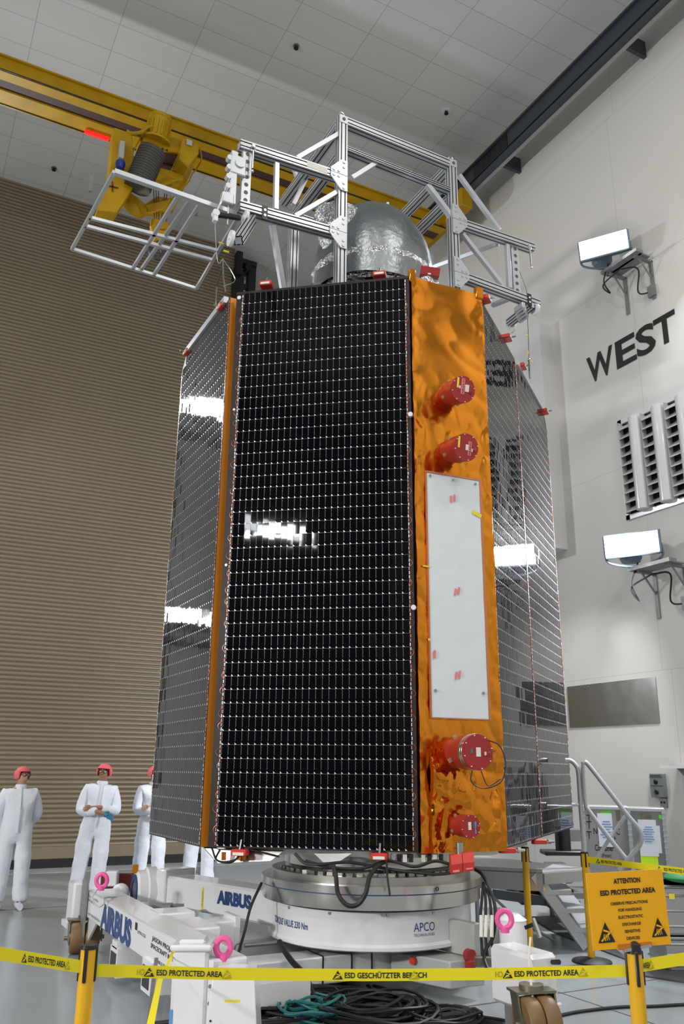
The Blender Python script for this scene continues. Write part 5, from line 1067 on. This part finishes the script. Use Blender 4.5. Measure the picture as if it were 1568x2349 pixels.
# stored things under the deck
for i, (x0_, y0_, x1_, y1_, D_, mt, lab, cat) in enumerate(((1183, 2018, 1238, 2068, 11.0, m_black, 'black storage box with yellow stripes under the platform deck', 'box'), (1245, 2040, 1300, 2075, 10.6, m_black, 'low black equipment case under the platform steps', 'case'), (1262, 1988, 1300, 2020, 10.8, m_alucase, 'light grey case under the deck behind the steps', 'case'), (1150, 2015, 1185, 2052, 11.5, m_alucase2, 'small steel trolley under the left end of the deck', 'trolley'))):
    a, c = pd(x0_, y1_, D_), pd(x1_, y0_, D_); o = thing('storage_box', (a.x, a.y, 0), lab, cat)
    q = MB(); q.box(V(((a.x+c.x)/2, (a.y+c.y)/2, (max(a.z, 0)+c.z)/2)), ((c.xy-a.xy).length, .5, max(c.z-max(a.z, 0), .1)), X=r_, bev=.015); q.build('box', mt, o)
    q = MB(); q.box(V(((a.x+c.x)/2, (a.y+c.y)/2, c.z+.01)), ((c.xy-a.xy).length+.02, .52, .03), X=r_); q.build('lid', mt, o)
    if i == 0: q = MB(); q.box(V(((a.x+c.x)/2-f_.x*.26, (a.y+c.y)/2-f_.y*.26, c.z-.08)), ((c.xy-a.xy).length, .005, .02), X=r_); q.build('yellow_stripe', m_lyel, o)
# things on the deck
dk = thing('equipment_stand', pd(1292, 1930, 11.2), 'black stand with a grey box on the platform behind the right panel', 'stand')
q = MB(); a = pd(1290, 1925, 11.0); q.cyl((a.x, a.y, .73), (a.x, a.y, 1.15), .09, n=16); q.box((a.x, a.y, .75), (.5, .3, .05), X=r_, bev=.01); q.build('column', m_black, dk)
q = MB(); a = pd(1316, 1918, 11.2); q.prism([a+r_*x+V((0, 0, z)) for x, z in ((-.09, -.06), (.10, -.06), (.10, .07), (-.05, .07))], f_*.2); q.build('grey_box', m_alucase2, dk)
# aluminium transport cases
def alcase(pa, pb, zt_, zb_, D_, dep, lab, mt, ribs=True):
    a, c = pd(pa, 1900, D_), pd(pb, 1900, D_); t = thing('transport_case', (a.x, a.y, zb_), lab, 'case'); e = (c-a); e.z = 0; L = e.length; e.normalize(); n_ = V((e.y, -e.x, 0)); c0_ = V((a.x, a.y, 0))
    q = MB(); q.box(c0_+e*L/2-n_*dep/2+V((0, 0, (zt_+zb_)/2)), (L, dep, zt_-zb_), X=e); q.build('body', mt, t)
    q = MB(); q.box(c0_+e*L/2-n_*dep/2+V((0, 0, zt_+.012)), (L+.03, dep+.03, .04), X=e, bev=.006); q.build('lid_rim', m_alu, t)
    q = MB()
    for u in (.0, L):
        q.box(c0_+e*u-n_*.0+V((0, 0, (zt_+zb_)/2)), (.04, .03, zt_-zb_), X=e)
        if ribs:
            for k in range(14): q.box(c0_+e*u+n_*.017+V((0, 0, zb_+.04+k*(zt_-zb_)/14)), (.05, .006, .012), X=e)
    q.build('edge_profile', m_alu, t); return t, c0_, e, n_, L
zc1 = pd(1390, 1856, 11.3).z
t1, c0_, e1_, n1_, L1 = alcase(1338, 1441, zc1, .35, 11.3, .45, 'aluminium transport case with arrow symbols and printer lettering, left of two', m_alucase)
q = MB(); zo = zc1
def onc(x, y, l=.004): p = ppl(x, y, c0_+n1_*l, n1_); return p
for body, x0_, x1_, y0_, hh in (('NOAA ITC', 1361, 1421, 1913, .07), ('Sentinel 6', 1372, 1412, 1924, .032), ('Cleaning Room', 1372, 1414, 1936, .038), ('Container', 1364, 1408, 1951, .07), ('(Printer)', 1380, 1402, 1966, .04)):
    a, c = onc(x0_, y0_), onc(x1_, y0_); text(q, body, a, e1_, (0, 0, 1), hh, (c-a).length, .008)
for yy in (1870, 1885, 1908):
    a = onc(1350, yy); q.box(a, (.06, .004, .012), X=e1_); q.box(a+V((0, 0, -.04)), (.010, .004, .08), X=e1_)
q.build('lettering', m_ink, t1)
for x, y, w_, h_, mt, nm in ((1388, 1904, .17, .38, m_paper, 'paper_note'), (1389, 1867, .12, .07, m_green, 'green_tape'), (1379, 1870, .12, .02, m_kap, 'amber_tape'), (1417, 1871, .05, .12, m_caster, 'latch')):
    q = MB(); q.box(onc(x, y, .008 if mt is m_paper else .006), (w_, .003, h_), X=e1_); o = q.build(nm, mt, t1)
q = MB()
for k in range(7): a = onc(1380, 1884+k*6, .011); q.box(a+e1_*.05, (.08+.03*(k % 3), .002, .008), X=e1_)
q.build('handwriting', m_lblue, t1)
t2, c0_, e1_, n1_, L1 = alcase(1444, 1524, pd(1480, 1860, 11.1).z, .35, 11.1, .45, 'dark aluminium transport case with paper sheets and lime note, right of two', m_alucase2)
for x, y, w_, h_, mt, nm in ((1486, 1922, .20, .40, m_paper, 'paper_note'), (1494, 1925, .20, .30, m_paper, 'paper_note'), (1488, 1964, .19, .20, m_lime, 'lime_note'), (1514, 1874, .035, .045, m_green, 'green_dot'), (1481, 1875, .12, .10, m_caster, 'handle_plate')):
    q = MB(); q.box(onc(x, y, .012 if x == 1486 else .008), (w_, .003, h_), X=e1_); q.build(nm, mt, t2)
q = MB()
for k in range(7): a = onc(1476, 1897+k*5.5, .016); q.box(a+e1_*.05, (.08+.03*(k % 3), .002, .008), X=e1_)
q.build('handwriting', m_lblue, t2)
# wheeled cart base under the cases
q = MB(); a = pd(1415, 1990, 11.3); q.box((a.x, a.y, .30), (1.6, .6, .06), X=r_); 
for s_ in (-.75, .75):
    for f in (-.25, .25): c = V((a.x, a.y, 0))+r_*s_+f_*f; q.cyl(c+V((0, 0, 0)), c+V((0, 0, .3)), .03, n=8)
o = q.build('case_cart', m_alucase2); tag(o, 'low dark metal cart carrying the two aluminium cases', 'cart')
# ribbed case stack at right edge
a, c = pd(1534, 2200, 8.6), pd(1600, 2045, 8.6)
for i, (z0_, z1_, lab) in enumerate(((.0, .28, 'ribbed aluminium case at the right edge behind the sign, lower one'), (.29, .70, 'ribbed aluminium case at the right edge behind the sign, upper one with yellow label'))):
    cc = V((a.x, a.y, 0))+r_*.32+f_*.3; t = thing('ribbed_case', (cc.x, cc.y, z0_), lab, 'case')
    q = MB(); q.box(cc+V((0, 0, (z0_+z1_)/2)), (.62, .5, z1_-z0_), X=r_, bev=.02)
    for k in range(3): q.box(cc+V((0, 0, z0_+(z1_-z0_)*(k+.6)/3.3)), (.64, .52, .02), X=r_, bev=.008)
    q.build('shell', m_alucase, t); q = MB(); q.box(cc+V((0, 0, z1_-.015)), (.65, .53, .03), X=r_, bev=.01); q.build('lid', m_alucase2, t)
    if i: q = MB(); q.box(cc-f_*.262-r_*.23+V((0, 0, z1_-.09)), (.05, .004, .045), X=r_); q.build('yellow_label', m_lyel, t)
q = MB(); cc = pd(1575, 2032, 8.8); vs = []
q.sph((cc.x, cc.y, .76), .22, 20, 8, sq=(1, .8, .22)); o = q.build('green_bundle', M('green_cloth', (.02, .25, .08), .6)); tag(o, 'green bundle lying on top of the ribbed case at the right edge', 'bundle')
# floor mats
for P_, lab in ((((1215, 2105), (1330, 2100), (1440, 2205), (1270, 2140)), 'dark perforated floor mat under the platform steps'), (((1385, 2225), (1640, 2200), (1720, 2280), (1470, 2240)), 'dark perforated floor mat at the right edge behind the front right post')):
    pts = [pz(x, y, .0) for x, y in P_]; q = MB(); q.prism([V((p.x, p.y, .001)) for p in pts][::-1] if 0 else [V((p.x, p.y, .001)) for p in pts], (0, 0, .012)); o = q.build('floor_mat', m_grate); tag(o, lab, 'mat')
# ================================================================== FLOOR CABLES
def fz(x, y, z=.012): return pz(x, y, z)
q = MB(); q.tube(spline([fz(1284, 2329), fz(1330, 2320), (fz(1420, 2310)), fz(1500, 2308), fz(1568, 2304), fz(1700, 2300)], 6), .012, 6); o = q.build('floor_cable', m_rubber); tag(o, 'single black cable lying on the floor at the lower right', 'cable')
rnd = random.Random(11)
def coil(cx_, cy_, rx, ry, n_, mt, lab, r=.012, h=.10):
    c = fz(cx_, cy_); q = MB()
    for k in range(n_):
        a0_ = rnd.uniform(0, 6.28); f = rnd.uniform(.55, 1.05); ex_, ey_ = rnd.uniform(-.06, .06), rnd.uniform(-.06, .06); z = .014+h*k/n_; tl = rnd.uniform(-.03, .03)
        q.tube([c+V((ex_+math.cos(a0_+t_*.35)*rx*f, ey_+math.sin(a0_+t_*.35)*ry*f, z+.015*math.sin(t_+k)+tl*math.cos(t_*.35))) if z+.015*math.sin(t_+k)+tl*math.cos(t_*.35) > .012 else c+V((ex_+math.cos(a0_+t_*.35)*rx*f, ey_+math.sin(a0_+t_*.35)*ry*f, .012)) for t_ in range(19)], r, 5)
    o = q.build('cable_coil', mt); return tag(o, lab, 'cable')
coil(860, 2345, .42, .36, 22, m_rubber, 'big black cable coil on the floor, largest and furthest right of the coils', .011, .12)
coil(680, 2325, .42, .30, 16, m_rubber, 'black cable coil on the floor beside the tapered white housing', .010, .09)
coil(600, 2290, .30, .22, 9, m_rubber, 'loose black cable coil furthest back on the floor beside the white housing', .009, .05)
coil(1010, 2349, .34, .18, 9, m_rubber, 'flat black cable coil on the floor toward the right caster', .010, .06)
coil(725, 2349, .22, .16, 12, m_teal, 'teal cable coil on the floor between the black coils', .010, .14)
for k, (pts, lab) in enumerate(((((600, 2270), (660, 2290), (760, 2300), (900, 2318), (1040, 2330), (1150, 2349)), 'black cable crossing the floor behind the coils, upper run'), (((660, 2262), (780, 2250), (840, 2258), (893, 2272), (885, 2290), (940, 2310), (1100, 2340)), 'black cable zigzagging on the floor behind the big coil'),
    (((760, 2262), (790, 2275), (840, 2276), (845, 2262), (800, 2256), (755, 2265), (700, 2285)), 'small black cable loop on the floor under the drum'), (((1020, 2345), (1050, 2328), (1120, 2335), (1200, 2349)), 'black cable tangle end at the foot of the caster'))):
    q = MB(); q.tube(spline([fz(x, y) for x, y in pts], 8), .012, 6); 
    if k == 0:
        for j in range(3): q.tube(spline([fz(x+rnd.uniform(-8, 8), y+3+j*4) for x, y in pts], 8), .010, 5)
    o = q.build('floor_cable', m_rubber); tag(o, lab, 'cable')
c = fz(650, 2335, .03); q = MB()
for dx in (0, .09, -.09): q.box(c+V((dx, dx*.3, 0)), (.06, .035, .03), bev=.005)
o = q.build('cable_plugs', m_label); tag(o, 'cluster of beige cable plugs lying on the coils at the lower left', 'plug')
# ================================================================== PEOPLE
def skin(name, verts, edges, radii, mt, parent, sub=2, disp=0, root=0, fr=6):
    me = bpy.data.meshes.new(name); me.from_pydata(verts, edges, []); o = bpy.data.objects.new(name, me); COL.objects.link(o)
    sk = o.modifiers.new('s', 'SKIN'); sk.use_smooth_shade = True
    for i, r in enumerate(radii): me.skin_vertices[0].data[i].radius = r if isinstance(r, tuple) else (r, r)
    me.skin_vertices[0].data[root].use_root = True
    su = o.modifiers.new('u', 'SUBSURF'); su.levels = sub; su.render_levels = sub
    bpy.context.view_layer.update(); ev = bpy.data.meshes.new_from_object(o.evaluated_get(bpy.context.evaluated_depsgraph_get()))
    bpy.data.objects.remove(o); bpy.data.meshes.remove(me); ev.name = name
    if disp:
        for v in ev.vertices:
            p = v.co; v.co += v.normal*(disp*(abs(noise.noise(V((p.x*fr, p.y*fr, p.z*fr*.6))))*1.6-.4+.5*noise.noise(p*fr*2.3)))
    ev.materials.clear(); ev.materials.append(mt)
    for p in ev.polygons: p.use_smooth = True
    o = bpy.data.objects.new(name, ev); COL.objects.link(o); o.parent = parent; return o
def person(loc, face, lab, pose, skinm=m_skin, glasses=True, mask=False, glove=False, look=0, up=0, lean=0, fat=1.0, hgt=1.66, gl=None):
    t = thing('person', (0, 0, 0), lab, 'person')
    S_ = hgt/1.70
    sh = [.185, 1.36]
    if pose == 'crossed':
        La = [(.165, 0, 1.36), (.235, -.04, 1.10), (.03, -.20, 1.15), (-.08, -.21, 1.14)]
        Ra = [(-.165, 0, 1.36), (-.235, -.04, 1.08), (-.02, -.25, 1.10), (.09, -.26, 1.07)]
    elif pose == 'back':
        La = [(.17, 0, 1.36), (.245, .05, 1.10), (.13, .19, .97), (.05, .21, .93)]
        Ra = [(-.17, 0, 1.36), (-.245, .05, 1.10), (-.13, .20, .95), (-.05, .22, .92)]
    else:
        La = [(.20, 0, 1.37), (.25, .0, 1.08), (.24, -.05, .84), (.24, -.07, .76)]
        Ra = [(-.20, 0, 1.37), (-.25, .0, 1.08), (-.24, -.05, .84), (-.24, -.07, .76)]
    l1, l2 = .10, -.13
    V_ = [(0, 0, .92), (0, 0, 1.04), (0, -.015*fat, 1.18), (0, 0, 1.31), (0, .01, 1.41), (0, .005, 1.455)]
    R_ = [(.175*fat, .14*fat), (.17*fat, .14*fat), (.18*fat, .14*fat), (.175, .12), (.10, .085), (.062, .062)]
    E_ = [(0, 1), (1, 2), (2, 3), (3, 4), (4, 5)]
    for arm_ in (La, Ra):
        i0 = len(V_); V_ += arm_[:3]; R_ += [.088, .082, .058]; E_ += [(3, i0), (i0, i0+1), (i0+1, i0+2)]
    for s_, dy in ((1, -.02), (-1, .03)):
        i0 = len(V_); V_ += [(.10*s_, 0, .84), (.115*s_, -.01+dy, .48), (.13*s_, dy, .15), (.13*s_, dy-.01, .07)]; R_ += [(.12*fat, .125), (.105, .108), (.092, .10), (.095, .105)]; E_ += [(0, i0), (i0, i0+1), (i0+1, i0+2), (i0+2, i0+3)]
    suit = skin('coverall', V_, E_, R_, m_suit, t, 2, .016)
    # body: head, neck, core, arms and hands as one surface
    hz = 1.575; d_ = V((math.sin(look), -math.cos(look), 0)); 
    VB = [(0, 0, .92), (0, 0, 1.2), (0, .01, 1.40), (0, .0, 1.47), (0+d_.x*.012, d_.y*.012, 1.525), (d_.x*.014, d_.y*.014, 1.58), (0, 0, 1.635)]
    RB = [(.10, .08), (.10, .08), .05, .052, (.062, .07), (.076, .088), (.055, .065)]; EB = [(0, 1), (1, 2), (2, 3), (3, 4), (4, 5), (5, 6)]
    nose = V((0, 0, 0))+d_*.105+V((0, 0, 1.555)); i0 = len(VB); VB += [tuple(d_*.088+V((0, 0, 1.575))), tuple(nose)]; RB += [.010, .013]; EB += [(5, i0), (i0, i0+1)]
    for arm_ in (La, Ra):
        i0 = len(VB); VB += [arm_[0], arm_[1], arm_[2], arm_[3]]; RB += [.04, .036, .028, (.030, .018)]; EB += [(2, i0), (i0, i0+1), (i0+1, i0+2), (i0+2, i0+3)]
        w_ = V(arm_[3]); dr = (V(arm_[3])-V(arm_[2])).normalized(); sd = dr.cross(V((0, -1, 0))).normalized()
        if sd.length < .5: sd = V((0, 0, 1))
        hnd = i0+3
        for f in range(4):
            o_ = sd*(f-1.5)*.019; k = len(VB); ln = (.072, .082, .078, .062)[f]
            VB += [tuple(w_+o_+dr*.04), tuple(w_+o_+dr*(.04+ln*.5)+V((0, .004, -.004))), tuple(w_+o_+dr*(.04+ln)+V((0, .016, -.008)))]; RB += [.010, .009, .007]; EB += [(hnd, k), (k, k+1), (k+1, k+2)]
        k = len(VB); VB += [tuple(w_-sd*.03+dr*.01), tuple(w_-sd*.045+dr*.045)]; RB += [.011, .008]; EB += [(hnd, k), (k, k+1)]
    skin('body', VB, EB, RB, skinm, t, 2)
    if glove:
        arm_ = Ra; w_ = V(arm_[3]); dr = (V(arm_[3])-V(arm_[2])).normalized(); q = MB(); q.tube([w_-dr*.01, w_+dr*.01, w_+dr*.03], [.030, .033, .030], 10)
        for f in range(4): q.tube([w_+V((0, 0, (f-1.5)*.02))+dr*.03, w_+V((0, 0, (f-1.5)*.02))+dr*(.08+.01*(f % 2)), w_+V((0, .02, (f-1.5)*.02-.02))+dr*.11], .012, 7)
        q.tube([w_+V((0, -.01, .03)), w_+V((0, -.02, .05))+dr*.04], .012, 7); q.build('glove', m_glove, t)
    hd = V((0, 0, 1.59)); side_ = V((-d_.y, d_.x, 0))
    # hair net: cap bulging around the skull, open to the face
    q = MB(); vs = []; nu_, nv_ = 32, 18
    for j in range(nv_+1):
        for i in range(nu_):
            ph = 2*math.pi*i/nu_; th = math.pi*.66*j/nv_; dr = V((math.cos(ph)*math.sin(th), math.sin(ph)*math.sin(th), math.cos(th)))
            fr_ = max(0, dr.dot(d_)); zl = dr.z
            k = 1+.05*noise.noise(dr*7+V((S_, 0, 0)))+.02*math.sin(ph*20)
            p = V((dr.x*.104, dr.y*.112, dr.z*.105))*k
            lim = .035*fr_ + (-.075)*(1-fr_)
            if p.z < (.042 if fr_ > .45 else -.08+.10*fr_): p.z = (.042 if fr_ > .45 else -.08+.10*fr_); p.x *= .95; p.y *= .95
            vs.append(hd+p)
    q.add(vs, [(j*nu_+i, j*nu_+(i+1) % nu_, (j+1)*nu_+(i+1) % nu_, (j+1)*nu_+i) for j in range(nv_) for i in range(nu_)], 0, True); q.build('hair_net', m_cap, t)
    if glasses:
        q = MB(); ec = hd+d_*.098+V((0, 0, .002))
        for s_ in (-1, 1):
            c = ec+side_*s_*.033; q.tube([c+side_*math.cos(a)*.026+V((0, 0, math.sin(a)*.019)) for a in np.arange(0, 6.28, .5)], .0035, 5, closed=True); q.tube([ec+side_*s_*.06, ec+side_*s_*.078-d_*.1], .003, 4)
        q.tube([ec-side_*.008, ec+side_*.008], .003, 4); q.build('glasses', m_black, t)
    q = MB()
    for s_ in (-1, 1): q.sph(hd+d_*.083+side_*s_*.032+V((0, 0, 0)), .011, 8, 6)
    q.build('eyes', m_white, t); q = MB()
    for s_ in (-1, 1): q.sph(hd+d_*.0905+side_*s_*.032+V((0, 0, 0)), .005, 6, 5)
    q.build('pupils', m_black, t)
    q = MB(); q.tube([hd+d_*.080+side_*x+V((0, 0, -.062)) for x in (-.022, 0, .022)], .004, 5); q.build('lips', M('lips', (.38, .15, .12), .5), t)
    q = MB()
    for s_ in (-1, 1): q.sph(hd+side_*s_*.079+V((0, 0, -.012)), .018, 8, 6, sq=(.5, .6, 1.3))
    q.build('ears', skinm, t)
    if mask:
        q = MB(); vs = []
        for j in range(7):
            for i in range(11): a = (i/10-.5)*2.0; dd2 = d_*math.cos(a)+side_*math.sin(a); vs.append(hd+V((dd2.x*.096, dd2.y*.104, -.02-.085*j/6))+d_*.012*math.sin(math.pi*j/6))
        q.add(vs, [(j*11+i, j*11+i+1, (j+1)*11+i+1, (j+1)*11+i) for j in range(6) for i in range(10)], 0, True); q.build('face_mask', m_paper, t)
    # collar and zip strip
    q = MB(); q.lathe([(.070, 1.41), (.074, 1.45), (.066, 1.475), (.062, 1.45)], (0, 0, 0), n=20); q.build('collar', m_suit, t)
    q = MB(); q.tube([V((.0, -.075, 1.44)), V((0, -.125, 1.33)), V((.0, -.155*fat, 1.18)), V((.0, -.15*fat, 1.02)), V((0, -.14*fat, .9))], .010, 5); q.build('zip_strip', m_paper, t)
    for s_, dy in ((1, -.02), (-1, .03)):
        q = MB(); o_ = V((.13*s_, dy, 0)); prf = [(.10, .0, .045), (.05, .0, .05), (-.04, .0, .046), (-.12, .0, .044), (-.165, 0, .034)]
        vs = []; n_ = 12
        for y_, _, w_ in prf:
            for k in range(n_): a = 2*math.pi*k/n_; vs.append(o_+V((math.cos(a)*w_, y_, .045+math.sin(a)*(.045 if math.sin(a) < 0 else (.055 if y_ > -.05 else .035)))))
        q.add(vs, [(i*n_+k, i*n_+(k+1) % n_, (i+1)*n_+(k+1) % n_, (i+1)*n_+k) for i in range(4) for k in range(n_)]+[tuple(range(n_)), tuple(4*n_+k for k in range(n_))[::-1]], 0, True); so = q.build('shoe', m_shoe, t)
        q = MB(); q.tube([o_+V((-.04, -.03, .098)), o_+V((.04, -.05, .092)), o_+V((-.035, -.07, .088)), o_+V((.03, -.09, .080))], .006, 5); q.build('laces', m_navy, so)
    for ch in [x for x in bpy.data.objects if x.parent == t]: ch.scale = (S_, S_, S_)
    t.location = (loc[0], loc[1], 0); t.rotation_euler = (0, lean, face); return t
def fl(x, y): p = pz(x, y, 0); return (p.x, p.y)
p1 = fl(16, 2086); person(p1, rad(-2), 'person in white coverall, hands behind the back, glasses, leftmost before the tan shutter', 'back', look=rad(28), fat=1.12, hgt=1.67)
p2 = fl(192, 2068); person(p2, rad(-12), 'person in white coverall with crossed arms and blue glove, second from left', 'crossed', skinm=m_skin2, glove=True, look=rad(-14), hgt=1.72, lean=.07)
p3 = fl(336, 2050); person((p3[0], p3[1]), rad(-6), 'person in white coverall with face mask, half hidden by the left solar wing', 'crossed', mask=True, look=rad(22), hgt=1.70)
p4 = fl(452, 2040); person((p4[0], p4[1]), rad(0), 'person in white coverall hidden by the satellite except for the legs', 'down', glasses=True, hgt=1.70)
